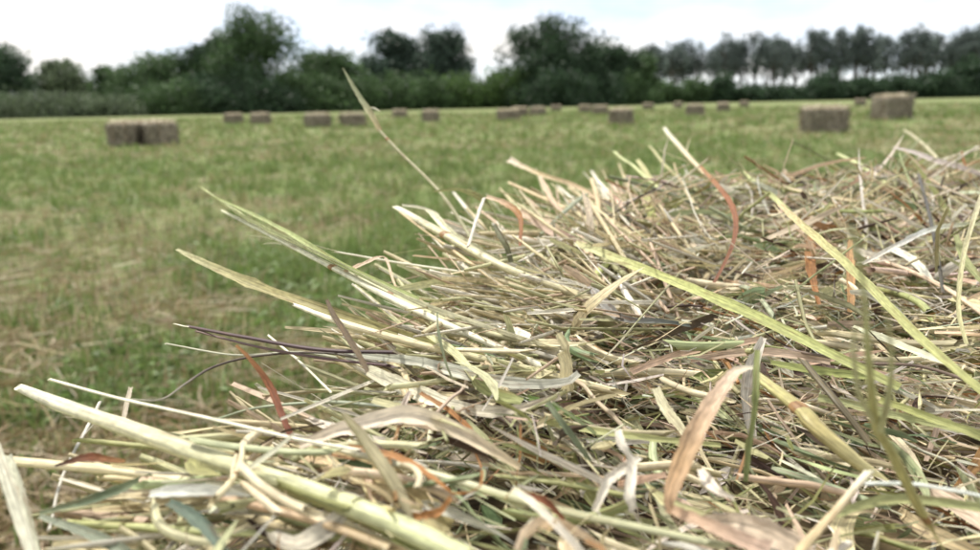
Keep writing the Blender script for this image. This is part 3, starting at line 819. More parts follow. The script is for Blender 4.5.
# --- single stalks and blades one can pick out, each a part of the heap
PART_N = 0
def stalk(name, P, w, colr, kind, flat=0.6, roll=0.0, twist=0.0, fold=0.4, label=None, nodes=(), bundle=1):
    """P (K,3) centre line, w (K,) half widths"""
    global PART_N
    PART_N += 1
    K = len(P)
    c = P[K // 2]
    cc = np.minimum(np.asarray(colr, float) * 1.12, 0.9)
    if cc.ndim == 1: cc = np.broadcast_to(cc, (K, 3))
    else:
        cc = np.stack([np.interp(np.linspace(0, 1, K), np.linspace(0, 1, len(cc)), cc[:, k]) for k in range(3)], -1)
    if kind == 'tube':
        pc = [tubes(P[None], w[None], S=8, flat=flat, roll=roll, twist=twist, col=cc[None])]
        V0 = pc[0][0].reshape(K, 8, 3)
        for e_, k2 in ((0, 1), (K - 1, K - 2)):              # slanting, splintered cut ends
            tg = nrm(P[e_] - P[k2]); a8 = np.arange(8) / 8 * 2 * np.pi
            V0[e_] += tg * (w[k2] * (1.8 * np.sin(a8 + rng.random() * 6) + rng.normal(0, 0.7, 8)))[:, None]
        Ltot = np.linalg.norm(P[-1] - P[0])
        for q in range(rng.integers(1, 4) if bundle else 0):          # slivers peeling off the stalk
            k = rng.integers(0, max(K - 3, 1)); sg = rng.choice([-1, 1])
            tg = nrm(P[min(k + 1, K - 1)] - P[k]); pr = nrm(np.cross(tg, rng.normal(0, 1, 3)))
            ln = Ltot * rng.uniform(0.05, 0.16); u = np.linspace(0, 1, 6)[:, None]
            Q = P[k] + pr * w[k] * 0.8 + sg * tg * ln * u + pr * ln * rng.uniform(0.03, 0.25) * u ** 1.5
            pc.append(ribbons(Q[None], (w[k] * rng.uniform(0.12, 0.3) * np.array([1, 1, .9, .8, .6, .1]))[None], A=3, fold=0.4, roll=rng.random() * 3, col=cc[k][None] * rng.uniform(0.9, 1.3)))
        V, F, t, s = merge(pc)
        me = new_mesh(name, V - c, F, t, s, (M_STRAW,))
    else:
        V, F, t, s = ribbons(P[None], w[None], A=5, fold=fold, roll=roll, twist=twist, col=cc[None])
        V = V + rng.normal(0, 1, V.shape) * np.repeat(w, 5)[:, None] * 0.07        # crinkled, torn edges
        me = new_mesh(name, V - c, F, t, s, (M_LEAFH,))
    o = obj(name, me, HEAP, tuple(c - HB))
    if label: o['label'] = label
    for tn in nodes:
        k = int(round(tn * (K - 1))); k = min(max(k, 1), K - 2)
        tg = nrm(P[k + 1] - P[k - 1]); h = w[k] * 1.1
        q = np.stack([P[k] + tg * h * u for u in (-0.9, -0.45, 0, 0.45, 0.9)])
        V, F, t, s = tubes(q[None], (w[k] * np.array([0.98, 1.10, 1.16, 1.10, 0.98]))[None], S=8, flat=flat, roll=roll + twist * tn, col=np.array([(0.34, 0.20, 0.09)]))
        obj('stalk_joint', new_mesh('stalk_joint', V - c, F, t, s, (M_STRAW,)), o)
    return o

def hero(kind, pts, wpx, colr, lift=0.006, name='straw', K=26, **kw):
    """pts: (px, py[, lift above the heap top in m, or 'd' depth when > 0.08])"""
    W = []
    for p in pts:
        l = p[2] if len(p) > 2 else lift
        W.append(at_depth(p[0], p[1], l) if l > 0.08 else at_z(p[0], p[1], ZT + l))
    P = catmull(W, K)
    d = depth_of(P)
    wb = rng.normal(0, 1, (5, 3)); tt = np.linspace(0, 4, K)
    P = P + np.stack([np.interp(tt, range(5), wb[:, k]) for k in range(3)], -1) * (0.0005 * d)[:, None]
    w = np.interp(np.linspace(0, 1, K), np.linspace(0, 1, len(wpx)), wpx) / 2 / FPX * d * (0.8 if kind == 'ribbon' else 0.92) * (1 + rng.normal(0, 0.035, K))
    if kind == 'ribbon' and 'roll' not in kw:          # blades lie turned part of the way to the open side of the heap
        Tm = nrm(P[K // 2 + 1] - P[K // 2 - 1]); Bm = nrm(np.cross(Tm, np.array([0.03, 0.02, 1.0]))); Nm = np.cross(Bm, Tm)
        v = nrm(P[K // 2] - CAM)
        r_ = math.atan2(-(Bm @ v), Nm @ v)
        r_ = (r_ + math.pi / 2) % math.pi - math.pi / 2
        kw['roll'] = 0.7 * r_
    return stalk(name, P, w, colr, kind, **kw)

CREAM, PALE, PGRN, OLIV, GGRN, PINK, BRWN, DARK, RED, WHITE, TAN = (0.74, 0.65, 0.41), (0.82, 0.77, 0.60), (0.58, 0.61, 0.30), (0.35, 0.36, 0.13), (0.28, 0.33, 0.20), (0.62, 0.48, 0.34), (0.36, 0.19, 0.08), (0.08, 0.06, 0.045), (0.24, 0.095, 0.05), (0.76, 0.71, 0.60), (0.60, 0.48, 0.28)
# lower left
hero('tube', [(18, 388), (60, 405), (110, 422), (200, 454), (300, 488), (400, 526), (470, 560)], [10, 19, 22, 24, 26, 28, 28], [PALE, (0.66, 0.62, 0.42), (0.60, 0.60, 0.36), (0.55, 0.58, 0.32)], 0.012, flat=0.75, label='thick pale green straw reaching furthest left')
hero('tube', [(-6, 460), (60, 466), (130, 473), (230, 490), (330, 520), (420, 560)], [14, 15, 14, 14, 15, 15], [CREAM, CREAM, PALE, CREAM], 0.007, label='yellowish straw below the thickest pale straw')
hero('ribbon', [(55, 466, 0.010), (85, 458, 0.011), (125, 462, 0.010)], [3, 12, 4], [DARK, RED, BRWN], name='leaf_fragment', fold=0.2)
hero('ribbon', [(-6, 440, 0.020), (6, 480, 0.017), (20, 520, 0.013), (34, 560, 0.010)], [10, 13, 14, 14], (0.58, 0.57, 0.45), name='leaf_blade', fold=0.5)
hero('ribbon', [(8, 455, 0.014), (22, 500, 0.012), (36, 555, 0.006)], [8, 12, 13], (0.50, 0.50, 0.38), name='leaf_blade', fold=0.5)
hero('ribbon', [(40, 514), (95, 498), (152, 476)], [6, 12, 8], [GGRN, (0.13, 0.17, 0.10), GGRN], 0.008, name='leaf_blade')
hero('ribbon', [(40, 516), (100, 540), (150, 570)], [6, 14, 16], [(0.34, 0.37, 0.28), (0.17, 0.20, 0.14)], 0.006, name='leaf_blade')
hero('ribbon', [(168, 503), (190, 515), (215, 540), (230, 565)], [10, 18, 13, 12], (0.12, 0.16, 0.12), 0.012, name='leaf_blade')
hero('tube', [(62, 522), (180, 530), (320, 536), (420, 545)], [10, 12, 12, 12], [OLIV, PGRN, (0.42, 0.43, 0.20)], 0.003)
hero('tube', [(112, 492), (160, 497), (240, 515), (330, 545)], [16, 22, 18, 16], [(0.55, 0.47, 0.30), CREAM, TAN], 0.000)
hero('tube', [(143, 478), (230, 500), (320, 522), (400, 552)], [11, 13, 14, 14], [PINK, (0.52, 0.36, 0.22), TAN], 0.009)
hero('tube', [(75, 440), (150, 446), (230, 456), (300, 470)], [7, 9, 8, 7], [OLIV, (0.45, 0.44, 0.22), CREAM], 0.004)
hero('tube', [(48, 379), (120, 399), (200, 417), (285, 437), (360, 450)], [4, 4.5, 5, 5.5, 5], PALE, 0.016, label='thin whitish straw above the thickest pale straw')
hero('tube', [(128, 399), (160, 400), (185, 384), (215, 366), (260, 355), (330, 353), (400, 368)], [2.6, 3, 4, 4, 4, 5, 4], [(0.35, 0.33, 0.25), DARK, DARK, (0.22, 0.2, 0.14)], 0.014, name='grass_stem', K=32)
hero('tube', [(100, 402), (65, 470), (50, 530)], [4, 4, 3], (0.58, 0.56, 0.48), 0.002)
hero('ribbon', [(130, 387), (125, 410), (122, 422)], [5, 6, 5], (0.5, 0.44, 0.34), 0.003, name='leaf_fragment')
hero('ribbon', [(236, 345, 0.026), (252, 362, 0.022), (270, 388, 0.016), (291, 438, 0.008)], [4, 9, 9, 8], [BRWN, RED, (0.20, 0.07, 0.04)], name='leaf_blade', fold=0.35, label='reddish brown blade standing up at the left')
hero('tube', [(190, 327), (250, 338), (320, 350), (390, 352)], [5, 6, 7, 7], [(0.10, 0.06, 0.06), (0.07, 0.042, 0.045)], 0.017, label='dark purple stem pointing left, upper of two')
hero('tube', [(196, 331), (250, 345), (320, 357), (390, 366)], [3, 4, 5, 5], [(0.22, 0.15, 0.13), (0.09, 0.05, 0.05)], 0.015, label='dark purple stem pointing left, lower of two')
hero('tube', [(174, 324), (198, 328)], [2, 2.4], PALE, 0.0165, K=6)
hero('tube', [(166, 344), (232, 355), (300, 352), (360, 362)], [2.5, 3.5, 4.5, 4], (0.45, 0.45, 0.33), 0.012)
hero('tube', [(268, 335), (300, 362), (332, 392)], [3, 3, 3], PALE, 0.012)
hero('tube', [(216, 420), (260, 408), (330, 402), (400, 408)], [3, 5, 6, 5], [GGRN, (0.40, 0.43, 0.33)], 0.008)
hero('ribbon', [(326, 300), (338, 322), (356, 350), (368, 372)], [4, 7, 8, 6], (0.12, 0.085, 0.045), 0.022, name='grass_stem', label='short dark brown stem standing up left of the straw bundle')
# straw bundle rising to the left
hero('ribbon', [(198, 186, 0.035), (240, 216, 0.032), (300, 247, 0.028), (350, 272, 0.024), (430, 310, 0.016), (560, 352, 0.008)], [4, 9, 13, 16, 18, 16], [PGRN, (0.55, 0.58, 0.33), (0.56, 0.58, 0.36), PALE], name='leaf_sheath', fold=0.6, roll=0.5, label='pale green sheath pointing up left, topmost of the bundle')
hero('tube', [(222, 211, 0.030), (270, 236, 0.028), (330, 266, 0.024), (420, 312, 0.016), (540, 366, 0.006)], [4, 7, 8, 11, 11], [(0.62, 0.62, 0.42), PALE], nodes=(0.6,), label='pale straw with a joint, under the topmost sheath')
hero('ribbon', [(212, 196, 0.034), (280, 228, 0.032), (345, 266, 0.026), (420, 300, 0.018)], [2, 4, 6, 6], (0.40, 0.45, 0.20), name='leaf_blade')
hero('ribbon', [(177, 250, 0.026), (205, 264, 0.025), (260, 288, 0.022), (310, 306, 0.020), (400, 336, 0.012), (520, 372, 0.004)], [4, 10, 15, 13, 14, 14], [(0.45, 0.44, 0.25), (0.36, 0.33, 0.16), (0.34, 0.30, 0.14), OLIV], name='leaf_sheath', fold=0.5, roll=-0.5, label='olive sheath with a pale rim pointing left')
hero('tube', [(297, 306, 0.021), (340, 322, 0.019), (420, 345, 0.013), (520, 368, 0.007), (620, 392, 0.002)], [6, 12, 14, 14, 12], [PALE, CREAM, (0.60, 0.56, 0.34), CREAM], label='cut cream straw with a slanting pale end')
hero('ribbon', [(345, 352), (420, 362), (500, 382), (560, 384), (578, 374)], [8, 14, 16, 14, 8], [(0.46, 0.47, 0.38), (0.54, 0.54, 0.44), (0.56, 0.55, 0.46)], 0.012, name='leaf_blade', fold=0.3)
hero('ribbon', [(345, 360), (400, 385), (450, 405), (500, 412), (560, 398)], [8, 18, 20, 16, 8], [(0.52, 0.50, 0.36), PALE, (0.60, 0.52, 0.42)], 0.008, name='leaf_blade', fold=0.3)
hero('tube', [(340, 345), (400, 372), (470, 402), (520, 430)], [8, 9, 9, 8], [(0.14, 0.10, 0.06), (0.10, 0.07, 0.05)], 0.004, name='grass_stem')
hero('ribbon', [(437, 312, 0.030), (441, 345, 0.022), (452, 378, 0.012)], [3, 6, 5], (0.32, 0.36, 0.24), name='leaf_blade', fold=0.3)
hero('ribbon', [(556, 335, 0.022), (566, 356, 0.016), (570, 392, 0.006)], [14, 17, 16], [(0.66, 0.60, 0.38), CREAM], name='straw', fold=0.7, label='upright cut straw stub near the middle')
# spike
hero('tube', [(380, 130, 0.47), (400, 152, 0.46), (440, 192, 0.44), (470, 236, 0.42), (486, 262, 0.40)], [4.5, 4.5, 4.5, 4.5, 4], [(0.42, 0.40, 0.24), (0.46, 0.44, 0.28)], name='grass_stem', nodes=(0.06,), label='tall grass stem rising above the horizon')
hero('ribbon', [(343, 68, 0.49), (352, 84, 0.485), (364, 104, 0.48), (381, 132, 0.47)], [1.2, 5, 8, 6], [(0.40, 0.42, 0.26), (0.42, 0.44, 0.28), (0.44, 0.36, 0.2)], name='grass_tip', fold=0.7, label='pointed pale tip of the tall grass stem')
hero('ribbon', [(366, 108, 0.48), (373, 108, 0.478), (380, 111, 0.475)], [2, 2, 1], PALE, name='leaf_fragment', K=8)
# centre
hero('tube', [(398, 208, 0.030), (440, 232, 0.026), (497, 264, 0.018), (560, 288, 0.010), (640, 316, 0.003)], [8, 12, 14, 14, 12], [PALE, (0.58, 0.54, 0.34), (0.60, 0.56, 0.36), CREAM], nodes=(0.42,), label='pale straw with a brown joint in the middle of the heap')
hero('ribbon', [(402, 206, 0.036), (430, 212, 0.032), (455, 236, 0.024), (500, 262, 0.014)], [5, 9, 9, 7], [PALE, (0.58, 0.58, 0.36)], name='leaf_sheath', fold=0.6)
hero('tube', [(400, 212, 0.030), (455, 252, 0.020), (520, 300, 0.008)], [3, 5, 5], TAN)
hero('tube', [(336, 252, 0.024), (400, 262, 0.02), (480, 274, 0.014), (590, 286, 0.008)], [3.5, 4.5, 5, 5], PALE)
hero('ribbon', [(345, 272, 0.024), (365, 264, 0.024), (385, 258, 0.022), (394, 282, 0.018), (402, 294, 0.016), (430, 300, 0.012)], [6, 7, 4, 3, 3, 3], [PINK, (0.66, 0.50, 0.38), TAN], name='leaf_curl', fold=0.4)
hero('tube', [(350, 272, 0.022), (400, 300, 0.016), (460, 326, 0.010), (560, 350, 0.004)], [10, 12, 12, 11], [(0.52, 0.53, 0.30), (0.60, 0.56, 0.36)], nodes=(0.28,))
hero('tube', [(484, 198, 0.04), (476, 220, 0.034), (468, 246, 0.026)], [3.5, 4, 3.5], WHITE, label='thin white straw standing up left of centre')
hero('ribbon', [(486, 198, 0.036), (505, 204, 0.034), (520, 218, 0.030), (521, 246, 0.020)], [6, 9, 7, 4], [PINK, BRWN, (0.28, 0.12, 0.06)], name='leaf_curl', fold=0.6)
hero('ribbon', [(494, 225, 0.03), (503, 242, 0.024), (512, 262, 0.016)], [6, 8, 6], (0.13, 0.13, 0.07), name='leaf_blade', label='short dark green blade near the middle')
hero('ribbon', [(434, 192, 0.040), (462, 191, 0.040), (485, 202, 0.032), (500, 226, 0.022)], [3, 8, 8, 5], [(0.30, 0.31, 0.15), (0.24, 0.25, 0.11)], name='leaf_blade', fold=0.4)
hero('ribbon', [(510, 160, 0.030), (540, 174, 0.026), (575, 186, 0.018), (610, 206, 0.010)], [8, 5, 6, 5], [(0.70, 0.60, 0.48), TAN, PINK], name='grass_stem', fold=0.4)
hero('tube', [(586, 194, 0.020), (560, 216, 0.014), (540, 236, 0.008)], [5, 6, 5], (0.30, 0.33, 0.22), name='leaf_blade')
hero('tube', [(512, 184, 0.022), (560, 206, 0.014), (620, 236, 0.006)], [5, 7, 7], TAN)
hero('ribbon', [(540, 176, 0.026), (552, 200, 0.018), (566, 216, 0.010)], [4, 7, 6], PINK, name='leaf_blade')
hero('tube', [(520, 262, 0.012), (560, 240, 0.012), (592, 220, 0.012)], [4, 4, 3.5], WHITE)
hero('ribbon', [(520, 212, 0.020), (560, 236, 0.012), (600, 256, 0.006), (640, 282, 0.002)], [9, 13, 14, 12], [PINK, (0.36, 0.24, 0.20), (0.28, 0.2, 0.17)], name='leaf_blade', fold=0.4)
hero('tube', [(592, 180, 0.024), (598, 206, 0.016), (594, 240, 0.006)], [5, 6, 5], TAN)
hero('tube', [(618, 276, 0.014), (628, 296, 0.012), (642, 318, 0.008)], [7, 8, 8], WHITE)
hero('ribbon', [(590, 286, 0.012), (604, 304, 0.012), (624, 320, 0.010), (660, 322, 0.008), (690, 326, 0.004)], [8, 12, 12, 9, 6], [(0.40, 0.39, 0.36), (0.24, 0.23, 0.21), (0.12, 0.14, 0.12)], name='leaf_curl', fold=0.5)
hero('ribbon', [(470, 412), (500, 400), (530, 398), (580, 420)], [6, 8, 7, 6], (0.18, 0.30, 0.09), 0.004, name='leaf_blade')
# right
hero('ribbon', [(575, 243, 0.014), (640, 268, 0.014), (700, 292, 0.014), (760, 318, 0.013), (830, 353, 0.011), (900, 388, 0.008)], [9, 12, 12, 13, 13, 11], [(0.58, 0.57, 0.34), (0.46, 0.48, 0.20), (0.42, 0.45, 0.17), (0.36, 0.38, 0.15)], name='leaf_blade', fold=0.25, label='long flat yellow green blade crossing the right half')
hero('ribbon', [(779, 204, 0.036), (810, 232, 0.034), (850, 268, 0.030), (890, 308, 0.026), (930, 348, 0.022), (990, 398, 0.016)], [5, 8, 10, 11, 11, 11], [TAN, (0.52, 0.48, 0.24), (0.44, 0.45, 0.20), (0.42, 0.43, 0.18)], name='leaf_blade', fold=0.4, label='yellowish blade slanting down to the right edge')
hero('tube', [(932, 530, 0.150), (915, 500, 0.147), (893, 455, 0.142), (876, 425, 0.136), (869, 360, 0.118), (864, 290, 0.102), (851, 225, 0.092)], [13, 15, 13, 10, 7, 6, 5], [(0.44, 0.41, 0.17), (0.48, 0.47, 0.21), (0.50, 0.53, 0.28), (0.50, 0.55, 0.34)], name='grass_stem', nodes=(0.03,), label='out of focus forked green stem at the lower right')
hero('tube', [(880, 432, 0.137), (888, 400, 0.126), (891, 360, 0.114), (888, 315, 0.102)], [8, 7, 5, 3], (0.50, 0.53, 0.30), name='grass_stem')
hero('tube', [(874, 424, 0.136), (858, 390, 0.124), (854, 350, 0.112), (857, 320, 0.102)], [7, 6, 5, 3], (0.52, 0.54, 0.33), name='grass_stem')
hero('ribbon', [(757, 369, 0.024), (744, 370, 0.025), (730, 379, 0.025), (702, 420, 0.021), (684, 458, 0.016), (668, 500, 0.011), (671, 516, 0.008)], [8, 13, 17, 23, 25, 23, 10], [PALE, (0.70, 0.54, 0.41), (0.66, 0.48, 0.33), (0.58, 0.39, 0.22), (0.62, 0.42, 0.26)], name='leaf_blade', fold=0.35, K=40, label='folded pinkish tan leaf bent like a knee')
hero('ribbon', [(668, 508, 0.008), (704, 524, 0.008), (770, 552, 0.006)], [12, 17, 22], [(0.58, 0.40, 0.26), (0.62, 0.46, 0.36)], name='leaf_blade', fold=0.3)
hero('ribbon', [(757, 350, 0.030), (756, 390, 0.024), (750, 440, 0.014), (745, 482, 0.006)], [7, 9, 9, 6], [(0.27, 0.30, 0.12), (0.20, 0.23, 0.09)], name='leaf_blade', label='narrow dark green blade beside the folded pinkish leaf')
hero('tube', [(757, 376, 0.012), (800, 410, 0.011), (815, 426, 0.010), (845, 452, 0.006), (872, 474, 0.002)], [14, 17, 20, 24, 22], [(0.50, 0.47, 0.22), (0.42, 0.38, 0.16), (0.40, 0.34, 0.15), (0.44, 0.40, 0.20)], nodes=(0.5,), label='thick olive stalk with a reddish joint at the lower right')
hero('tube', [(804, 362, 0.012), (835, 400, 0.008), (868, 440, 0.002)], [8, 9, 9], [(0.14, 0.115, 0.065), (0.12, 0.10, 0.06)], name='grass_stem')
hero('tube', [(868, 472, 0.016), (845, 500, 0.014), (820, 528, 0.012), (795, 556, 0.010)], [9, 9, 11, 13], [PALE, (0.58, 0.46, 0.28), TAN], label='twisted tan straw at the bottom right')
hero('ribbon', [(811, 232, 0.012), (810, 262, 0.010), (814, 288, 0.007), (819, 305, 0.003)], [6, 12, 12, 5], [(0.36, 0.20, 0.09), (0.34, 0.16, 0.06)], name='leaf_blade', label='upright rusty brown blade, left of two')
hero('ribbon', [(850, 240, 0.016), (850, 268, 0.012), (851, 312, 0.004)], [5, 11, 8], [(0.46, 0.28, 0.13), (0.40, 0.24, 0.11)], name='leaf_blade', label='upright rusty brown blade, right of two')
hero('tube', [(664, 128, 0.042), (690, 158, 0.034), (716, 184, 0.027)], [4, 6, 6], [PALE, TAN], label='pale straw leaning up left of the right hand edge of the heap')
hero('ribbon', [(700, 166, 0.036), (716, 184, 0.033), (730, 202, 0.030), (736, 222, 0.026), (732, 248, 0.020), (715, 282, 0.012)], [3.5, 5, 6, 7, 7, 6], [(0.42, 0.24, 0.12), (0.30, 0.13, 0.06), (0.20, 0.09, 0.05)], name='grass_stem', fold=0.5, label='curved reddish brown stem standing right of centre')
hero('tube', [(918, 174, 0.028), (928, 212, 0.020), (938, 260, 0.010), (943, 292, 0.004)], [3, 4, 4, 4], (0.08, 0.075, 0.06), name='grass_stem', label='thin dark stem standing near the right edge')
hero('ribbon', [(990, 180, 0.040), (974, 215, 0.034), (962, 262, 0.024), (958, 310, 0.014), (966, 345, 0.008)], [4, 6, 6, 6, 5], [(0.56, 0.52, 0.36), (0.46, 0.44, 0.24)], name='leaf_blade')
hero('ribbon', [(955, 235, 0.026), (964, 258, 0.02), (985, 285, 0.014)], [6, 9, 8], (0.30, 0.32, 0.15), name='leaf_blade')
hero('ribbon', [(862, 264, 0.016), (900, 244, 0.018), (940, 228, 0.018), (985, 224, 0.016)], [4, 7, 7, 6], [WHITE, (0.72, 0.74, 0.70), (0.45, 0.46, 0.25)], name='leaf_blade')
hero('ribbon', [(742, 172, 0.022), (776, 200, 0.016), (812, 236, 0.006)], [4, 6, 6], PGRN, name='leaf_blade')
hero('tube', [(838, 154, 0.026), (862, 166, 0.022), (890, 186, 0.012)], [4, 5, 4], PGRN)
hero('tube', [(980, 148, 0.026), (945, 160, 0.022), (915, 178, 0.014)], [4, 4, 4], (0.55, 0.52, 0.36))
hero('tube', [(905, 130, 0.032), (926, 146, 0.026), (945, 168, 0.014)], [3, 4, 4], (0.50, 0.46, 0.28))
hero('tube', [(614, 152, 0.034), (640, 172, 0.026), (668, 196, 0.014)], [3.5, 4, 4], PGRN)
hero('tube', [(650, 146, 0.036), (664, 164, 0.028), (684, 184, 0.016)], [3, 4, 4], (0.45, 0.43, 0.2))
hero('ribbon', [(638, 160, 0.030), (650, 178, 0.022), (664, 196, 0.012)], [5, 7, 5], (0.52, 0.50, 0.26), name='leaf_blade')
hero('tube', [(596, 178, 0.024), (614, 198, 0.016), (640, 222, 0.008)], [4, 4, 4], PALE)
hero('tube', [(604, 200, 0.014), (650, 232, 0.008), (700, 262, 0.003)], [4, 5, 5], (0.14, 0.12, 0.08), name='grass_stem')
hero('ribbon', [(645, 196, 0.016), (652, 216, 0.010), (660, 232, 0.004)], [8, 12, 8], (0.50, 0.52, 0.20), name='leaf_blade')
hero('ribbon', [(880, 400, 0.006), (930, 418, 0.005), (990, 440, 0.004)], [8, 11, 12], [OLIV, (0.36, 0.38, 0.16)], name='leaf_blade')
hero('tube', [(790, 350, 0.008), (860, 362, 0.010), (920, 366, 0.010), (990, 388, 0.008)], [5, 6, 6, 6], (0.18, 0.13, 0.10), name='grass_stem')
hero('ribbon', [(818, 398, 0.006), (880, 412, 0.004), (960, 430, 0.002)], [9, 11, 9], (0.40, 0.42, 0.21), name='leaf_blade')
hero('tube', [(860, 484, 0.010), (910, 484, 0.012), (960, 492, 0.012), (1000, 500, 0.010)], [6, 7, 6, 6], (0.70, 0.74, 0.68))
hero('ribbon', [(830, 515, 0.006), (890, 500, 0.007), (960, 505, 0.006), (1010, 515, 0.004)], [10, 13, 13, 10], (0.38, 0.40, 0.19), name='leaf_blade')
# bottom centre
hero('ribbon', [(300, 446, 0.012), (350, 428, 0.016), (410, 416, 0.018), (460, 434, 0.014), (520, 468, 0.008)], [12, 20, 24, 18, 8], [(0.74, 0.63, 0.50), (0.82, 0.71, 0.57), (0.80, 0.69, 0.52), (0.70, 0.58, 0.38)], name='leaf_sheath', fold=0.5, label='broad creamy pink sheath at the bottom centre')
hero('tube', [(300, 440, 0.010), (350, 452, 0.011), (440, 476, 0.011), (540, 506, 0.010), (660, 532, 0.007), (720, 545, 0.005)], [8, 10, 12, 12, 13, 12], [PALE, (0.60, 0.58, 0.40), (0.52, 0.52, 0.32), (0.54, 0.54, 0.34)], label='long pale green straw along the bottom')
hero('ribbon', [(300, 452, 0.004), (350, 466, 0.006), (400, 490, 0.006), (450, 530, 0.003)], [24, 38, 42, 30], [(0.66, 0.50, 0.32), (0.62, 0.50, 0.28), (0.50, 0.44, 0.22)], name='leaf_sheath', fold=0.35, label='wide tan husk at the bottom centre')
hero('ribbon', [(348, 446, 0.016), (400, 460, 0.016), (438, 484, 0.016), (455, 496, 0.014), (480, 488, 0.016), (482, 470, 0.018)], [6, 10, 12, 10, 9, 4], [BRWN, (0.42, 0.20, 0.07), (0.40, 0.19, 0.07)], name='leaf_curl', fold=0.5, twist=1.2, label='curled orange brown leaf at the bottom centre')
hero('ribbon', [(452, 498, 0.015), (440, 512, 0.012), (410, 518, 0.010)], [8, 12, 9], (0.44, 0.22, 0.09), name='leaf_curl', fold=0.4)
hero('ribbon', [(420, 394, 0.014), (450, 412, 0.012), (480, 440, 0.008), (492, 446, 0.006)], [5, 8, 8, 4], [BRWN, (0.40, 0.18, 0.06)], name='leaf_curl', twist=0.8)
for k, (dy, cc) in enumerate([(0, (0.42, 0.47, 0.16)), (11, (0.52, 0.55, 0.25)), (22, (0.34, 0.40, 0.13)), (34, (0.50, 0.53, 0.26))]):
    hero('tube', [(280, 482 + dy, 0.004), (330, 497 + dy, 0.005), (400, 526 + dy, 0.005), (460, 556 + dy, 0.003)], [10, 12, 12, 12], cc)
hero('ribbon', [(618, 430, 0.018), (622, 448, 0.016), (631, 466, 0.013), (630, 500, 0.009), (638, 524, 0.004)], [8, 15, 13, 14, 8], WHITE, name='leaf_blade', fold=0.5, label='bent white straw standing right of the bottom centre')
hero('ribbon', [(594, 512, 0.008), (604, 488, 0.011), (609, 480, 0.012), (640, 458, 0.012)], [8, 13, 12, 6], WHITE, name='leaf_blade', fold=0.5)
hero('ribbon', [(505, 500, 0.010), (514, 492, 0.014), (535, 506, 0.014), (560, 530, 0.012), (585, 558, 0.008)], [5, 9, 9, 11, 12], [TAN, PALE, WHITE, WHITE], name='leaf_blade', fold=0.5, label='folded white blade at the bottom centre')
hero('ribbon', [(520, 492, 0.014), (545, 502, 0.013), (565, 520, 0.010)], [6, 10, 5], RED, name='leaf_fragment')
hero('tube', [(500, 476, 0.003), (560, 484, 0.004), (640, 498, 0.003)], [7, 9, 8], (0.36, 0.36, 0.16))
hero('ribbon', [(548, 402, 0.016), (566, 428, 0.012), (590, 462, 0.004)], [6, 9, 7], (0.17, 0.20, 0.12), name='leaf_blade')
hero('ribbon', [(545, 422, 0.004), (600, 432, 0.005), (660, 440, 0.004), (720, 446, 0.002)], [8, 9, 8, 6], (0.46, 0.47, 0.22), name='leaf_blade')
hero('ribbon', [(655, 388, 0.010), (668, 412, 0.006), (690, 440, 0.002)], [10, 14, 9], (0.66, 0.62, 0.42), name='leaf_fragment')
hero('ribbon', [(398, 424, 0.014), (404, 404, 0.018), (410, 392, 0.020)], [10, 8, 4], (0.74, 0.64, 0.56), name='leaf_fragment')
hero('ribbon', [(630, 372, 0.006), (690, 352, 0.007), (760, 340, 0.006)], [9, 10, 8], (0.58, 0.42, 0.30), name='leaf_blade')
hero('ribbon', [(690, 360, 0.006), (760, 352, 0.008), (830, 362, 0.006)], [8, 12, 9], (0.62, 0.48, 0.36), name='leaf_blade')
hero('ribbon', [(700, 522, 0.004), (740, 524, 0.006), (785, 542, 0.005), (830, 580, 0.003)], [14, 26, 30, 26], (0.56, 0.46, 0.35), name='leaf_sheath', fold=0.4)
hero('ribbon', [(700, 470, 0.010), (715, 490, 0.012), (735, 500, 0.010)], [8, 16, 8], (0.80, 0.72, 0.60), name='leaf_fragment')

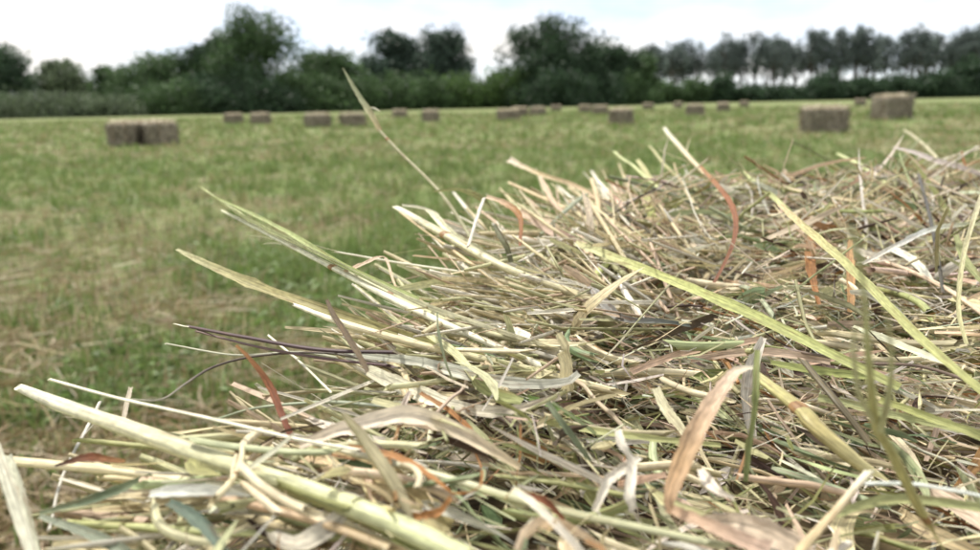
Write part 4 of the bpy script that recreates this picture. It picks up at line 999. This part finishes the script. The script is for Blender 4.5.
# about two hundred more stalks and blades lying on top
tries = 0
while PART_N < 292 and tries < 4000:
    tries += 1
    px = rng.uniform(60, 985); lo = np.interp(px, SIL[:, 0], SIL[:, 1])
    py = lo + 12 + (555 - lo - 12) * rng.random() ** 1.15
    c = at_z(px, py, ZT + 0.003)
    if sdist(c[0], c[1]) < 0.0: continue
    tube_ = rng.random() < 0.58
    Ln = (0.03 + 0.20 * rng.random()) * min(1.0, depth_of(c) / 0.5)
    a = rng.normal(R(-44), R(26)) if rng.random() < 0.6 else rng.random() * 2 * np.pi
    K = 14; t = np.linspace(-.5, .5, K)
    tl = rng.normal(0, 0.10); bd = rng.normal(0, 0.3); bv = rng.normal(0, 0.10)
    kk = rng.normal(0, 0.5) if rng.random() < 0.25 else 0; tk = rng.uniform(-.2, .3)
    side = Ln * (bd * t * t + kk * np.maximum(t - tk, 0))
    dx, dy = math.cos(a), math.sin(a)
    P = np.stack([c[0] + Ln * t * dx - side * dy, c[1] + Ln * t * dy + side * dx,
                  float(heap(c[0], c[1])) + rng.uniform(-0.002, 0.008) + Ln * (t * math.sin(tl) + bv * (t * t - .08))], -1)
    if not fits(P[None], 6, 0.0)[0]: continue
    qx, qy, qz = project(P)
    if np.hypot(np.ptp(qx), np.ptp(qy)) > 150 or (abs(np.ptp(qy)) > 60 and py > 300 and rng.random() < 0.8): continue
    if qz.min() < 0.14 or (qy.max() > 500 and qz.min() < 0.16 and Ln > 0.05): continue
    wv = (rng.uniform(0.0008, 0.0020) if tube_ else rng.uniform(0.0012, 0.0034)) * min(1.0, 0.35 + qz.min() / 0.45)
    wv = min(wv * 1.35, 6.5 / FPX * qz.min())

    prof = np.full(K, 1.0) if tube_ else np.interp(np.linspace(0, 1, K), [0, .2, .7, 1], [.6, 1, .9, .12])
    pc_ = pick(1)[0]
    if tube_: pc_ = np.minimum(pc_, (0.70, 0.62, 0.42)) if pc_[1] > 0.25 else np.array((0.52, 0.46, 0.28)) * rng.uniform(0.6, 1.0); wv *= 0.8
    stalk('straw' if tube_ else 'leaf_blade', P, wv * prof, pc_, 'tube' if tube_ else 'ribbon', flat=rng.uniform(.45, .9), roll=rng.uniform(-1, 1) * (1.5 if tube_ else 0.7),
          twist=0 if tube_ else rng.normal(0, 0.9), fold=rng.uniform(0.1, 0.8), nodes=(rng.uniform(.3, .7),) if tube_ and rng.random() < 0.12 and wv < 0.0014 else ())
